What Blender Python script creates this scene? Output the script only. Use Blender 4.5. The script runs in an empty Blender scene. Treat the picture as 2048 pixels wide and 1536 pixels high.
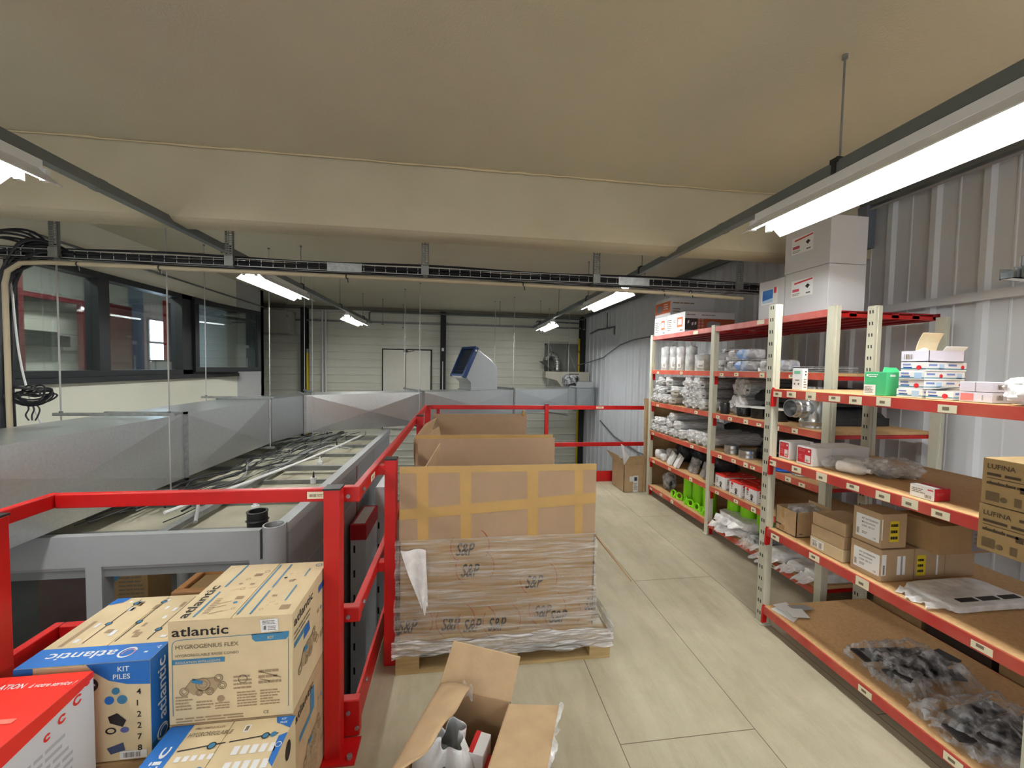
import bpy, bmesh, math, random
from mathutils import Matrix, Vector, noise
random.seed(7)
SC=bpy.context.scene; COL=SC.collection
# ------------------------------------------------------------------ camera
def srt(p,y,r):
    f=Vector((math.sin(y)*math.cos(p),math.cos(y)*math.cos(p),-math.sin(p)))
    rt=Vector((math.cos(y),-math.sin(y),0)); up=rt.cross(f)
    c,s=math.cos(r),math.sin(r)
    return c*rt+s*up,-s*rt+c*up,f
A_,B_,F_=srt(*[math.radians(a) for a in(2.39,7.70,.98)])
cam=bpy.data.cameras.new('camera'); cam.lens=36*790/2048; cam.sensor_width=36; cam.clip_start=.05; cam.clip_end=60
co=bpy.data.objects.new('camera',cam); COL.objects.link(co)
co.matrix_world=Matrix(((A_.x,B_.x,-F_.x,0),(A_.y,B_.y,-F_.y,0),(A_.z,B_.z,-F_.z,1.62),(0,0,0,1)))
SC.camera=co
# ------------------------------------------------------------------ world and exposure
w=bpy.data.worlds.new('world'); SC.world=w; w.use_nodes=True
w.node_tree.nodes['Background'].inputs[0].default_value=(.97,.98,1,1)
w.node_tree.nodes['Background'].inputs[1].default_value=.75  # added fill light, comes in over the low back wall
SC.view_settings.view_transform='Standard'; SC.view_settings.look='None'
SC.view_settings.gamma=1; SC.view_settings.use_curve_mapping=False
SC.view_settings.exposure=1.2
TUBE=50.0          # strength of the fluorescent tubes
# ------------------------------------------------------------------ materials
def lin(c):
    return tuple(((v/255)/12.92 if v/255<=.04045 else ((v/255+.055)/1.055)**2.4) for v in c)
MATS={}
def mat(name,rgb=(128,128,128),rough=.6,metal=0,var=.0,vs=8,bump=0,bs=40,spec=.5,rgb2=None,stretch=None,emit=0,coat=0):
    if name in MATS: return MATS[name]
    m=bpy.data.materials.new(name); m.use_nodes=True; nt=m.node_tree; b=nt.nodes['Principled BSDF']
    c=lin(rgb); b.inputs['Base Color'].default_value=(*c,1); b.inputs['Roughness'].default_value=rough
    b.inputs['Metallic'].default_value=metal; b.inputs['Specular IOR Level'].default_value=spec
    if coat: b.inputs['Coat Weight'].default_value=coat
    if emit:
        b.inputs['Emission Color'].default_value=(*c,1); b.inputs['Emission Strength'].default_value=emit
    tc=nt.nodes.new('ShaderNodeTexCoord'); src=tc.outputs['Object']
    if stretch:
        mp=nt.nodes.new('ShaderNodeMapping'); mp.inputs['Scale'].default_value=stretch
        nt.links.new(src,mp.inputs[0]); src=mp.outputs[0]
    if var or rgb2:
        n=nt.nodes.new('ShaderNodeTexNoise'); n.inputs['Scale'].default_value=vs; n.inputs['Detail'].default_value=6
        nt.links.new(src,n.inputs['Vector'])
        r=nt.nodes.new('ShaderNodeValToRGB'); r.color_ramp.elements[0].position=.3; r.color_ramp.elements[1].position=.7
        c2=lin(rgb2) if rgb2 else tuple(min(1,v*(1+var)) for v in c); c1=c if rgb2 else tuple(v*(1-var) for v in c)
        r.color_ramp.elements[0].color=(*c1,1); r.color_ramp.elements[1].color=(*c2,1)
        nt.links.new(n.outputs['Fac'],r.inputs[0]); nt.links.new(r.outputs[0],b.inputs['Base Color'])
    if bump:
        n2=nt.nodes.new('ShaderNodeTexNoise'); n2.inputs['Scale'].default_value=bs; n2.inputs['Detail'].default_value=4
        nt.links.new(src,n2.inputs['Vector'])
        bp=nt.nodes.new('ShaderNodeBump'); bp.inputs['Strength'].default_value=bump; bp.inputs['Distance'].default_value=.01
        nt.links.new(n2.outputs['Fac'],bp.inputs['Height']); nt.links.new(bp.outputs[0],b.inputs['Normal'])
    MATS[name]=m; return m
def film(name,rgb,fac,rough=.2,bs=30,bump=.6,stretch=(1,1,1),fv=.25):
    """thin translucent plastic: part clear, part milky gloss, more milky in its creases"""
    if name in MATS: return MATS[name]
    m=bpy.data.materials.new(name); m.use_nodes=True; nt=m.node_tree; b=nt.nodes['Principled BSDF']; out=nt.nodes['Material Output']
    b.inputs['Base Color'].default_value=(*lin(rgb),1); b.inputs['Roughness'].default_value=rough; b.inputs['Specular IOR Level'].default_value=1
    tr=nt.nodes.new('ShaderNodeBsdfTransparent'); mx=nt.nodes.new('ShaderNodeMixShader')
    tc=nt.nodes.new('ShaderNodeTexCoord'); mp=nt.nodes.new('ShaderNodeMapping'); mp.inputs['Scale'].default_value=stretch
    n=nt.nodes.new('ShaderNodeTexNoise'); n.inputs['Scale'].default_value=bs; n.inputs['Detail'].default_value=5
    nt.links.new(tc.outputs['Object'],mp.inputs[0]); nt.links.new(mp.outputs[0],n.inputs['Vector'])
    mr=nt.nodes.new('ShaderNodeMapRange'); mr.inputs['From Min'].default_value=.35; mr.inputs['From Max'].default_value=.65
    mr.inputs['To Min'].default_value=max(0,fac-fv); mr.inputs['To Max'].default_value=min(1,fac+fv)
    nt.links.new(n.outputs['Fac'],mr.inputs['Value'])
    bp=nt.nodes.new('ShaderNodeBump'); bp.inputs['Strength'].default_value=bump; bp.inputs['Distance'].default_value=.02
    nt.links.new(n.outputs['Fac'],bp.inputs['Height']); nt.links.new(bp.outputs[0],b.inputs['Normal'])
    nt.links.new(mr.outputs[0],mx.inputs[0]); nt.links.new(tr.outputs[0],mx.inputs[1]); nt.links.new(b.outputs[0],mx.inputs[2])
    nt.links.new(mx.outputs[0],out.inputs['Surface']); MATS[name]=m; return m
def glassmat(name,tint=(235,245,245),refl=.12):
    if name in MATS: return MATS[name]
    m=bpy.data.materials.new(name); m.use_nodes=True; nt=m.node_tree; out=nt.nodes['Material Output']
    tr=nt.nodes.new('ShaderNodeBsdfTransparent'); tr.inputs[0].default_value=(*lin(tint),1)
    gl=nt.nodes.new('ShaderNodeBsdfGlossy'); gl.inputs['Roughness'].default_value=.02
    lw=nt.nodes.new('ShaderNodeLayerWeight'); lw.inputs[0].default_value=.35
    ad=nt.nodes.new('ShaderNodeMath'); ad.operation='ADD'; ad.inputs[1].default_value=refl; ad.use_clamp=True
    ml=nt.nodes.new('ShaderNodeMath'); ml.operation='MULTIPLY'; ml.inputs[1].default_value=.5
    mx=nt.nodes.new('ShaderNodeMixShader')
    nt.links.new(lw.outputs['Fresnel'],ml.inputs[0]); nt.links.new(ml.outputs[0],ad.inputs[0]); nt.links.new(ad.outputs[0],mx.inputs[0])
    nt.links.new(tr.outputs[0],mx.inputs[1]); nt.links.new(gl.outputs[0],mx.inputs[2]); nt.links.new(mx.outputs[0],out.inputs['Surface'])
    MATS[name]=m; return m
def emis(name,rgb,s):
    if name in MATS: return MATS[name]
    m=bpy.data.materials.new(name); m.use_nodes=True; nt=m.node_tree
    e=nt.nodes.new('ShaderNodeEmission'); e.inputs[0].default_value=(*lin(rgb),1); e.inputs[1].default_value=s
    nt.links.new(e.outputs[0],nt.nodes['Material Output'].inputs['Surface']); MATS[name]=m; return m
KR=mat('kraft',(182,156,122),.85,var=.08,vs=14,bump=.08,bs=120)
KD=mat('kraft_dark',(158,128,88),.85,var=.08,vs=14,bump=.08,bs=120)
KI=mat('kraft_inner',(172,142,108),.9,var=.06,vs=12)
KL=mat('kraft_light',(208,190,154),.85,var=.05,vs=14)
TAPE=mat('brown_tape',(176,142,84),.35,var=.06,vs=10)
RED=mat('red_paint',(182,14,14),.38,var=.06,vs=5,bump=.03,bs=60)
REDB=mat('red_beam',(176,62,46),.55,rgb2=(190,96,74),vs=9)
REDD=mat('red_dark',(150,14,22),.5,var=.08)
BEI=mat('upright_paint',(190,190,174),.5,var=.05,vs=10)
SLOT=mat('slot_dark',(45,45,42),.8)
CHIP=mat('chipboard',(208,170,122),.75,rgb2=(192,154,106),vs=60,bump=.04,bs=200)
LAB=mat('label_paper',(226,222,196),.6)
WHT=mat('white_card',(226,228,232),.55,var=.02,vs=10)
WPL=mat('white_plastic',(232,234,236),.3)
BLK=mat('black_plastic',(24,25,27),.45)
INK=mat('ink_black',(28,26,26),.7)
INKG=mat('ink_grey',(120,108,90),.8)
INKS=mat('ink_soft',(154,132,104),.8)
BLUE=mat('print_blue',(28,104,184),.5)
BLU2=mat('print_blue_dull',(58,124,164),.6)
PRED=mat('print_red',(226,44,34),.45)
CRIM=mat('print_crimson',(196,30,44),.5)
ORNG=mat('print_orange',(224,104,36),.5)
GRNP=mat('print_green',(62,168,112),.5)
YEL=mat('yellow_sticker',(214,190,24),.6)
GREY=mat('grey_card',(150,150,152),.6)
GALV=mat('galvanised',(150,154,156),.38,metal=.75,rgb2=(176,180,182),vs=30,bump=.02,bs=50)
GALD=mat('galvanised_dull',(128,130,130),.5,metal=.6,rgb2=(146,148,148),vs=20)
STEEL=mat('zinc_steel',(128,130,128),.45,metal=.5,var=.1,vs=20)
TRUNK=mat('trunking_grey',(112,118,118),.5,metal=.3,var=.05)
DSTEEL=mat('dark_steel',(30,32,34),.6)
FRM=mat('anthracite_frame',(32,36,42),.45)
FOAM=mat('grey_foam',(98,99,100),.9,var=.1,vs=30,bump=.3,bs=150)
FOAMD=mat('dark_foam',(44,46,48),.95,rgb2=(60,62,64),vs=14,bump=.4,bs=90)
LIME=mat('lime_plastic',(134,214,8),.4)
POLY=film('clear_film',(236,238,242),.40,.18,14,.6,fv=.25)
POLW=film('white_film',(242,242,244),.84,.3,14,.6,fv=.14)
POLG=film('grey_film',(226,230,234),.62,.25,14,.5,fv=.2)
GLASS=glassmat('window_glass',refl=.05)
# ------------------------------------------------------------------ mesh builder
_txt={}
def text2d(s):
    if s in _txt: return _txt[s]
    cu=bpy.data.curves.new('t','FONT'); cu.body=s; cu.size=1; cu.resolution_u=3; cu.offset=.012; cu.fill_mode='FRONT'
    ob=bpy.data.objects.new('t',cu); COL.objects.link(ob); dg=bpy.context.evaluated_depsgraph_get(); dg.update()
    me=ob.evaluated_get(dg).to_mesh(); V=[tuple(v.co) for v in me.vertices]; P=[tuple(p.vertices) for p in me.polygons]
    ob.evaluated_get(dg).to_mesh_clear(); bpy.data.objects.remove(ob); bpy.data.curves.remove(cu)
    if V:
        x0=min(v[0] for v in V); x1=max(v[0] for v in V); y0=min(v[1] for v in V)
        V=[(v[0]-x0,v[1]) for v in V]; W=x1-x0
    else: W=0
    _txt[s]=(V,P,W); return _txt[s]
class MB:
    def __init__(s): s.v=[]; s.f=[]; s.m=[]; s.mats=[]
    def mi(s,m):
        if m not in s.mats: s.mats.append(m)
        return s.mats.index(m)
    def add(s,V,Fs,m):
        o=len(s.v); s.v+= [tuple(v) for v in V]; k=s.mi(m)
        for f in Fs: s.f.append(tuple(i+o for i in f)); s.m.append(k)
        return s
    def box(s,x0,y0,z0,x1,y1,z1,m):
        if x0>x1:x0,x1=x1,x0
        if y0>y1:y0,y1=y1,y0
        if z0>z1:z0,z1=z1,z0
        V=[(x0,y0,z0),(x1,y0,z0),(x1,y1,z0),(x0,y1,z0),(x0,y0,z1),(x1,y0,z1),(x1,y1,z1),(x0,y1,z1)]
        return s.add(V,[(0,3,2,1),(4,5,6,7),(0,1,5,4),(1,2,6,5),(2,3,7,6),(3,0,4,7)],m)
    def bar(s,p,q,w,h,m,up=(0,0,1)):
        p=Vector(p);q=Vector(q);d=(q-p).normalized();u=Vector(up)
        if abs(d.dot(u))>.98:u=Vector((0,1,0))
        a=d.cross(u).normalized()*(w/2);b=a.cross(d).normalized()*(h/2)
        V=[p-a-b,p+a-b,p+a+b,p-a+b,q-a-b,q+a-b,q+a+b,q-a+b]
        return s.add(V,[(0,3,2,1),(4,5,6,7),(0,1,5,4),(1,2,6,5),(2,3,7,6),(3,0,4,7)],m)
    def cyl(s,p,q,r,m,n=12,r2=None,cap=True):
        p=Vector(p);q=Vector(q);d=(q-p).normalized();u=Vector((0,0,1)) if abs(d.z)<.9 else Vector((0,1,0))
        a=d.cross(u).normalized();b=a.cross(d); r2=r if r2 is None else r2
        V=[p+(a*math.cos(t)+b*math.sin(t))*r for t in [2*math.pi*i/n for i in range(n)]]+[q+(a*math.cos(t)+b*math.sin(t))*r2 for t in [2*math.pi*i/n for i in range(n)]]
        Fs=[(i,(i+1)%n,n+(i+1)%n,n+i) for i in range(n)]
        if cap: Fs+=[tuple(range(n))[::-1],tuple(range(n,2*n))]
        return s.add(V,Fs,m)
    def tube(s,pts,r,m,n=8,closed=False):
        P=[Vector(p) for p in pts]; N=len(P); V=[];prev=None
        for i,p in enumerate(P):
            if closed: d=P[(i+1)%N]-P[i-1]
            else: d=P[min(i+1,N-1)]-P[max(i-1,0)]
            d.normalize(); 
            if prev is None:
                u=Vector((0,0,1)) if abs(d.z)<.9 else Vector((1,0,0)); a=d.cross(u).normalized()
            else: a=(prev-d*prev.dot(d)).normalized()
            prev=a;b=d.cross(a)
            rr=r[i] if isinstance(r,(list,tuple)) else r
            V+=[p+(a*math.cos(2*math.pi*k/n)+b*math.sin(2*math.pi*k/n))*rr for k in range(n)]
        Fs=[]
        for i in range(N if closed else N-1):
            j=(i+1)%N
            for k in range(n): Fs.append((i*n+k,i*n+(k+1)%n,j*n+(k+1)%n,j*n+k))
        if not closed: Fs+=[tuple(range(n))[::-1],tuple(range((N-1)*n,N*n))]
        return s.add(V,Fs,m)
    def lathe(s,prof,c,m,n=20,ax='z',fold=None):
        V=[]
        for (r,h) in prof:
            for k in range(n):
                t=2*math.pi*k/n; q=r*(1 if fold is None else fold(t,h))
                x,y=q*math.cos(t),q*math.sin(t)
                V.append({'z':(c[0]+x,c[1]+y,c[2]+h),'x':(c[0]+h,c[1]+x,c[2]+y),'y':(c[0]+x,c[1]+h,c[2]+y)}[ax])
        Fs=[(i*n+k,i*n+(k+1)%n,(i+1)*n+(k+1)%n,(i+1)*n+k) for i in range(len(prof)-1) for k in range(n)]
        return s.add(V,Fs,m)
    def prism(s,poly,d,m):
        """poly: list of 3D points of one face, d: extrusion vector"""
        n=len(poly);P=[Vector(p) for p in poly];d=Vector(d);V=P+[p+d for p in P]
        return s.add(V,[tuple(range(n))[::-1],tuple(range(n,2*n))]+[(i,(i+1)%n,n+(i+1)%n,n+i) for i in range(n)],m)
    def grid(s,fn,nu,nv,m):
        V=[fn(i/nu,j/nv) for j in range(nv+1) for i in range(nu+1)]
        return s.add(V,[(j*(nu+1)+i,j*(nu+1)+i+1,(j+1)*(nu+1)+i+1,(j+1)*(nu+1)+i) for j in range(nv) for i in range(nu)],m)
    def xf(s,M):
        s.v=[tuple(M@Vector(v)) for v in s.v]; return s
    def build(s,name,parent=None,smooth=False,bevel=0,solid=0,sub=0,fix=True):
        me=bpy.data.meshes.new(name); me.from_pydata(s.v,[],s.f); me.update()
        for m in s.mats: me.materials.append(m)
        me.polygons.foreach_set('material_index',s.m)
        if fix and len(s.f)<6000:
            bm=bmesh.new(); bm.from_mesh(me); bmesh.ops.recalc_face_normals(bm,faces=bm.faces); bm.to_mesh(me); bm.free()
        if smooth:
            me.polygons.foreach_set('use_smooth',[True]*len(me.polygons))
            try: me.set_sharp_from_angle(angle=math.radians(40))
            except Exception: pass
        o=bpy.data.objects.new(name,me); COL.objects.link(o)
        if solid:
            d=o.modifiers.new('s','SOLIDIFY'); d.thickness=solid; d.offset=0
        if bevel:
            d=o.modifiers.new('b','BEVEL'); d.width=bevel; d.segments=2; d.limit_method='ANGLE'
        if sub:
            d=o.modifiers.new('u','SUBSURF'); d.levels=sub; d.render_levels=sub
        if parent is not None:
            o.parent=parent
            if parent.name in WORLD: o.matrix_parent_inverse=WORLD[parent.name].inverted()
        return o
WORLD={}
def thing(name,label,cat,loc=(0,0,0),rz=0,group=None,world=True):
    o=bpy.data.objects.new(name,None); COL.objects.link(o); o.location=loc; o.rotation_euler=(0,0,rz); o.empty_display_size=.1
    o['label']=label; o['category']=cat
    if group:o['group']=group
    if world: WORLD[o.name]=Matrix.Translation(loc)@Matrix.Rotation(rz,4,'Z')
    return o
def tag(o,label,cat,group=None,kind=None):
    o['label']=label;o['category']=cat
    if group:o['group']=group
    if kind:o['kind']=kind
    return o
def struct(o,label=None):
    o['kind']='structure'
    if label:o['label']=label
    return o
def dup(root,loc=None,rz=None,label=None,scale=None,group=None):
    r=root.copy(); COL.objects.link(r)
    if loc is not None:r.location=loc
    if rz is not None:r.rotation_euler=(0,0,rz)
    if scale:r.scale=scale
    if label:r['label']=label
    if group:r['group']=group
    for ch in list(root.children):
        c=ch.copy(); COL.objects.link(c); c.parent=r
        for g in list(ch.children):
            d=g.copy(); COL.objects.link(d); d.parent=c
    return r
class Face:
    """printed ink and stickers lying on one face of a thing"""
    def __init__(s,O,u,v,eps=.0008): s.O=Vector(O);s.u=Vector(u);s.v=Vector(v);s.n=s.u.cross(s.v);s.b=MB();s.e=eps
    def P(s,x,y,l): return s.O+s.u*x+s.v*y+s.n*(s.e*(1+.6*l))
    def poly(s,pts,m,l=0): s.b.add([s.P(x,y,l) for x,y in pts],[tuple(range(len(pts)))],m);return s
    def rect(s,x0,y0,x1,y1,m,l=0): return s.poly([(x0,y0),(x1,y0),(x1,y1),(x0,y1)],m,l)
    def line(s,x0,y0,x1,y1,w,m,l=0):
        d=Vector((x1-x0,y1-y0)).normalized();a=Vector((-d.y,d.x))*w/2
        return s.poly([(x0+a.x,y0+a.y),(x0-a.x,y0-a.y),(x1-a.x,y1-a.y),(x1+a.x,y1+a.y)],m,l)
    def disc(s,x,y,r,m,l=0,ry=None,n=20):
        ry=ry or r
        return s.poly([(x+r*math.cos(2*math.pi*i/n),y+ry*math.sin(2*math.pi*i/n)) for i in range(n)],m,l)
    def ring(s,x,y,r,w,m,l=0,a0=0,a1=360,ry=1,n=24):
        V=[];Fs=[]
        for i in range(n+1):
            t=math.radians(a0+(a1-a0)*i/n)
            V+=[s.P(x+r*math.cos(t),y+ry*r*math.sin(t),l),s.P(x+(r-w)*math.cos(t),y+ry*(r-w)*math.sin(t),l)]
        s.b.add(V,[(2*i,2*i+1,2*i+3,2*i+2) for i in range(n)],m);return s
    def text(s,t,x,y,size,m,l=1,rot=0,width=None,shear=0):
        V,P,W=text2d(t)
        if not V:return s
        kx=size if width is None else width/W
        c,sn=math.cos(math.radians(rot)),math.sin(math.radians(rot))
        Q=[]
        for a,b in V:
            a=a*kx+b*size*shear;b=b*size
            Q.append(s.P(x+a*c-b*sn,y+a*sn+b*c,l))
        s.b.add(Q,P,m);return s
    def greek(s,x,y,w,h,rows,m,l=1,seed=0):
        R=random.Random(seed);dy=h/rows
        for i in range(rows):
            a=x
            while a<x+w*R.uniform(.65,1):
                q=min(R.uniform(.1,.3)*w,x+w-a)
                if q<=0:break
                s.rect(a,y+h-(i+.75)*dy,a+q,y+h-(i+.3)*dy,m,l);a+=q+.03*w
        return s
    def bars(s,x,y,w,h,m,l=2,n=14,seed=1):
        R=random.Random(seed);a=x
        for i in range(n):
            q=w/n*R.uniform(.25,.8);s.rect(a,y,a+q,y+h,m,l);a+=w/n
        return s
    def build(s,name,parent): return s.b.build(name,parent,fix=False)
def faces(x0,y0,z0,x1,y1,z1):
    return dict(front=Face((x0,y0,z0),(1,0,0),(0,0,1)),left=Face((x0,y1,z0),(0,-1,0),(0,0,1)),
                right=Face((x1,y0,z0),(0,1,0),(0,0,1)),top=Face((x0,y0,z1),(1,0,0),(0,1,0)))
def carton(name,label,cat,b,m,group=None,tape=None,rz=0,along='y',gap=.003):
    """closed carton: body, two top flaps with their seam, and a strip of tape; b=(x0,y0,z0,x1,y1,z1)"""
    x0,y0,z0,x1,y1,z1=b; cx,cy=(x0+x1)/2,(y0+y1)/2; hx,hy,h=(x1-x0)/2,(y1-y0)/2,z1-z0
    r=thing(name,label,cat,(cx,cy,z0),rz,group,world=False)
    q=MB(); t=min(.003,h*.04)
    q.box(-hx,-hy,0,hx,hy,h-t,m); q.build('carton_body',r,bevel=min(.002,h*.05))
    f=MB()
    if along=='y': f.box(-hx,-hy,h-t,-gap/2,hy,h,m); f.box(gap/2,-hy,h-t,hx,hy,h,m)
    else: f.box(-hx,-hy,h-t,hx,-gap/2,h,m); f.box(-hx,gap/2,h-t,hx,hy,h,m)
    f.build('top_flaps',r)
    if tape:
        f=Face((-hx,-hy,h),(1,0,0),(0,1,0),.0005); g=Face((-hx,-hy,0),(1,0,0),(0,0,1),.0005)
        if along=='y':
            f.rect(hx-.025,0,hx+.025,2*hy,tape); g.rect(hx-.025,h-.06,hx+.025,h,tape)
            f.b.add(g.b.v,g.b.f,tape)
        else:
            f.rect(0,hy-.025,2*hx,hy+.025,tape)
            g=Face((-hx,hy,0),(0,-1,0),(0,0,1),.0005); g.rect(hy-.025,h-.05,hy+.025,h,tape); f.b.add(g.b.v,g.b.f,tape)
        f.build('tape',r)
    r['_h']=0; del r['_h']
    return r,faces(-hx,-hy,0,hx,hy,h),(2*hx,2*hy,h)
# ------------------------------------------------------------------ lamps (fluorescent battens on two trunkings)
XL,XR=-1.98,1.765
ZL_=2.467   # height of the tubes
def ceiling_light(X,y0,y1,label):
    z=ZL_; r=thing('ceiling_light',label,'light',(X,(y0+y1)/2,z+.06),group=None)
    b=MB(); b.box(X-.03,y0,z+.032,X+.03,y1,z+.09,WPL); b.build('housing',r,bevel=.004)
    b=MB()
    for s in(-1,1):
        b.add([(X+s*.031,y0+.02,z+.04),(X+s*.031,y1-.02,z+.04),(X+s*.126,y1-.02,z-.042),(X+s*.126,y0+.02,z-.042),
               (X+s*.031,y0+.02,z+.044),(X+s*.031,y1-.02,z+.044),(X+s*.129,y1-.02,z-.038),(X+s*.129,y0+.02,z-.038)],
              [(0,1,2,3),(4,7,6,5),(3,2,6,7),(0,4,5,1),(0,3,7,4),(1,5,6,2)],WPL)
    b.build('reflector',r)
    for s in(-1,1):
        b=MB(); b.cyl((X+s*.053,y0+.03,z),(X+s*.053,y1-.03,z),.013,emis('tube_light',(252,252,246),TUBE),10); b.build('fluorescent_tube',r)
        for yy in(y0+.005,y1-.03):
            b=MB(); b.box(X+s*.053-.012,yy,z-.015,X+s*.053+.012,yy+.025,z+.04,WPL); b.build('lamp_holder',r)
    return r
names={XL:'left',XR:'right'}
for X in(XL,XR):
    for (y0,y1,w_) in((.80,2.18,'near'),(4.09,5.46,'middle'),(7.39,8.74,'far')):
        s_=names[X]
        lb={('left','near'):'twin tube batten light cut off by the left edge, under the left trunking',
            ('left','middle'):'lit twin tube batten light just below the cable tray on the left trunking',
            ('left','far'):'small distant lit batten light above the white double door',
            ('right','near'):'large bright batten light over the near shelving at upper right',
            ('right','middle'):'lit batten light below the cable tray beside the right corrugated wall',
            ('right','far'):'small distant lit batten light above the flexible duct at far right'}[(s_,w_)]
        ceiling_light(X,y0,y1,lb)
    ceiling_light(X,-2.5,-1.15,'lit twin tube batten light behind the viewpoint on the %s trunking'%names[X])
# ------------------------------------------------------------------ room shell
XW,YW,ZC,ZG=3.51,10.8,3.10,-2.0
XWL=-4.0
def floor_mat():
    m=mat('floor_panels',(166,154,124),.8,bump=.05,bs=90); nt=m.node_tree;b=nt.nodes['Principled BSDF']
    tc=nt.nodes.new('ShaderNodeTexCoord')
    mp=nt.nodes.new('ShaderNodeMapping'); mp.inputs['Rotation'].default_value=(0,0,math.pi/2); mp.inputs['Location'].default_value=(-2.19+2.5,.57,0)
    br=nt.nodes.new('ShaderNodeTexBrick'); br.inputs['Scale'].default_value=1; br.inputs['Brick Width'].default_value=2.5; br.inputs['Row Height'].default_value=.64
    br.inputs['Mortar Size'].default_value=.0028; br.inputs['Mortar Smooth'].default_value=.6; br.offset=.5
    n=nt.nodes.new('ShaderNodeTexNoise'); n.inputs['Scale'].default_value=1.3; n.inputs['Detail'].default_value=9; n.inputs['Roughness'].default_value=.65
    n3=nt.nodes.new('ShaderNodeTexNoise'); n3.inputs['Scale'].default_value=160
    rp=nt.nodes.new('ShaderNodeValToRGB'); e=rp.color_ramp.elements
    e[0].position=.3;e[0].color=(*lin((176,169,146)),1);e[1].position=.62;e[1].color=(*lin((200,193,170)),1)
    x=e.new(.8);x.color=(*lin((208,201,178)),1)
    mu=nt.nodes.new('ShaderNodeMixRGB');mu.blend_type='MULTIPLY';mu.inputs[0].default_value=.22
    br.inputs['Color1'].default_value=(1,1,1,1);br.inputs['Color2'].default_value=(.93,.93,.92,1);br.inputs['Mortar'].default_value=(.30,.27,.22,1)
    m2=nt.nodes.new('ShaderNodeMixRGB');m2.blend_type='MULTIPLY';m2.inputs[0].default_value=1
    mp2=nt.nodes.new('ShaderNodeMapping');mp2.inputs['Scale'].default_value=(5,.9,1);n4=nt.nodes.new('ShaderNodeTexNoise');n4.inputs['Scale'].default_value=1.6;n4.inputs['Detail'].default_value=7;n4.inputs['Roughness'].default_value=.7
    r4=nt.nodes.new('ShaderNodeValToRGB');r4.color_ramp.elements[0].position=.36;r4.color_ramp.elements[0].color=(.74,.71,.66,1);r4.color_ramp.elements[1].position=.58;r4.color_ramp.elements[1].color=(1,1,1,1)
    m3=nt.nodes.new('ShaderNodeMixRGB');m3.blend_type='MULTIPLY';m3.inputs[0].default_value=.55
    nt.links.new(tc.outputs['Object'],mp2.inputs[0]);nt.links.new(mp2.outputs[0],n4.inputs['Vector']);nt.links.new(n4.outputs['Fac'],r4.inputs[0])
    L=nt.links.new
    L(tc.outputs['Object'],mp.inputs[0]);L(mp.outputs[0],br.inputs['Vector']);L(tc.outputs['Object'],n.inputs['Vector']);L(tc.outputs['Object'],n3.inputs['Vector'])
    L(n.outputs['Fac'],rp.inputs[0]);L(rp.outputs[0],mu.inputs[1]);L(n3.outputs['Color'],mu.inputs[2]);L(mu.outputs[0],m2.inputs[1]);L(br.outputs['Color'],m2.inputs[2]);L(m2.outputs[0],m3.inputs[1]);L(r4.outputs[0],m3.inputs[2]);L(m3.outputs[0],b.inputs['Base Color'])
    return m
FLM=floor_mat()
CEIL=mat('ceiling_concrete',(196,190,170),.9,rgb2=(204,198,178),vs=.8,bump=.12,bs=90)
BEAMM=mat('beam_concrete',(184,176,152),.9,rgb2=(196,188,164),vs=1.6,bump=.3,bs=30)
CWALL=mat('cladding_grey',(208,213,220),.40,rgb2=(218,222,228),vs=1.2,bump=.02,bs=60)
FWALL=mat('cladding_beige',(226,227,214),.38,rgb2=(234,234,222),vs=1.3)
CREAM=mat('cream_plaster',(228,228,214),.85,rgb2=(234,233,220),vs=1.2)
GWALL=mat('grey_plaster',(176,178,180),.85,var=.03)
CONC=mat('ground_concrete',(112,112,110),.8,rgb2=(132,131,128),vs=2,bump=.05,bs=40)
# mezzanine deck
b=MB(); b.box(-.43,-4,-.04,XW,5.45,0,FLM); b.box(-1.52,-4,-.04,-.43,1.75,0,FLM); struct(b.build('floor'))
b=MB(); b.box(-.43,1.75,-.26,-.40,5.45,-.04,DSTEEL); b.box(-1.52,1.72,-.26,-.43,1.75,-.04,DSTEEL); b.box(-.43,5.42,-.26,XW,5.45,-.04,DSTEEL); struct(b.build('trim_1'))
b=MB(); b.box(-9,-4,ZG-.05,XW,YW,ZG,CONC); struct(b.build('floor_ground'))
# ceiling with the downstand beam
b=MB(); b.box(-9,-4,ZC,XW+.3,YW+.2,ZC+.1,CEIL); struct(b.build('ceiling'))
def beamfn(u,v):
    x=-9+u*(9+XW)
    P=[(3.04,ZC),(3.025,2.88),(3.0,2.66),(3.01,2.61),(3.05,2.588),(3.19,2.582),(3.22,2.61),(3.23,ZC)]
    t=v*7;i=min(int(t),6);f=t-i;y=P[i][0]*(1-f)+P[i+1][0]*f;z=P[i][1]*(1-f)+P[i+1][1]*f
    k=noise.noise(Vector((x*1.7,v*3,1)))*.008
    return(x,y+k,z+k*(0 if z>ZC-.01 else 1))
b=MB(); b.grid(beamfn,120,14,BEAMM); struct(b.build('ceiling_beam',smooth=True))
# ragged cream sealant bead where the beam meets the ceiling
bd=MB(); R=random.Random(3); x=-5.2; pts=[]
while x<XW-.05:
    pts.append((x,3.025+R.uniform(-.004,.004),ZC-.006+R.uniform(-.004,.003))); x+=R.uniform(.05,.16)
bd.tube(pts,[R.uniform(.004,.011) for _ in pts],mat('sealant',(206,192,158),.8),5)
struct(bd.build('trim_2',smooth=True))
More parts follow.
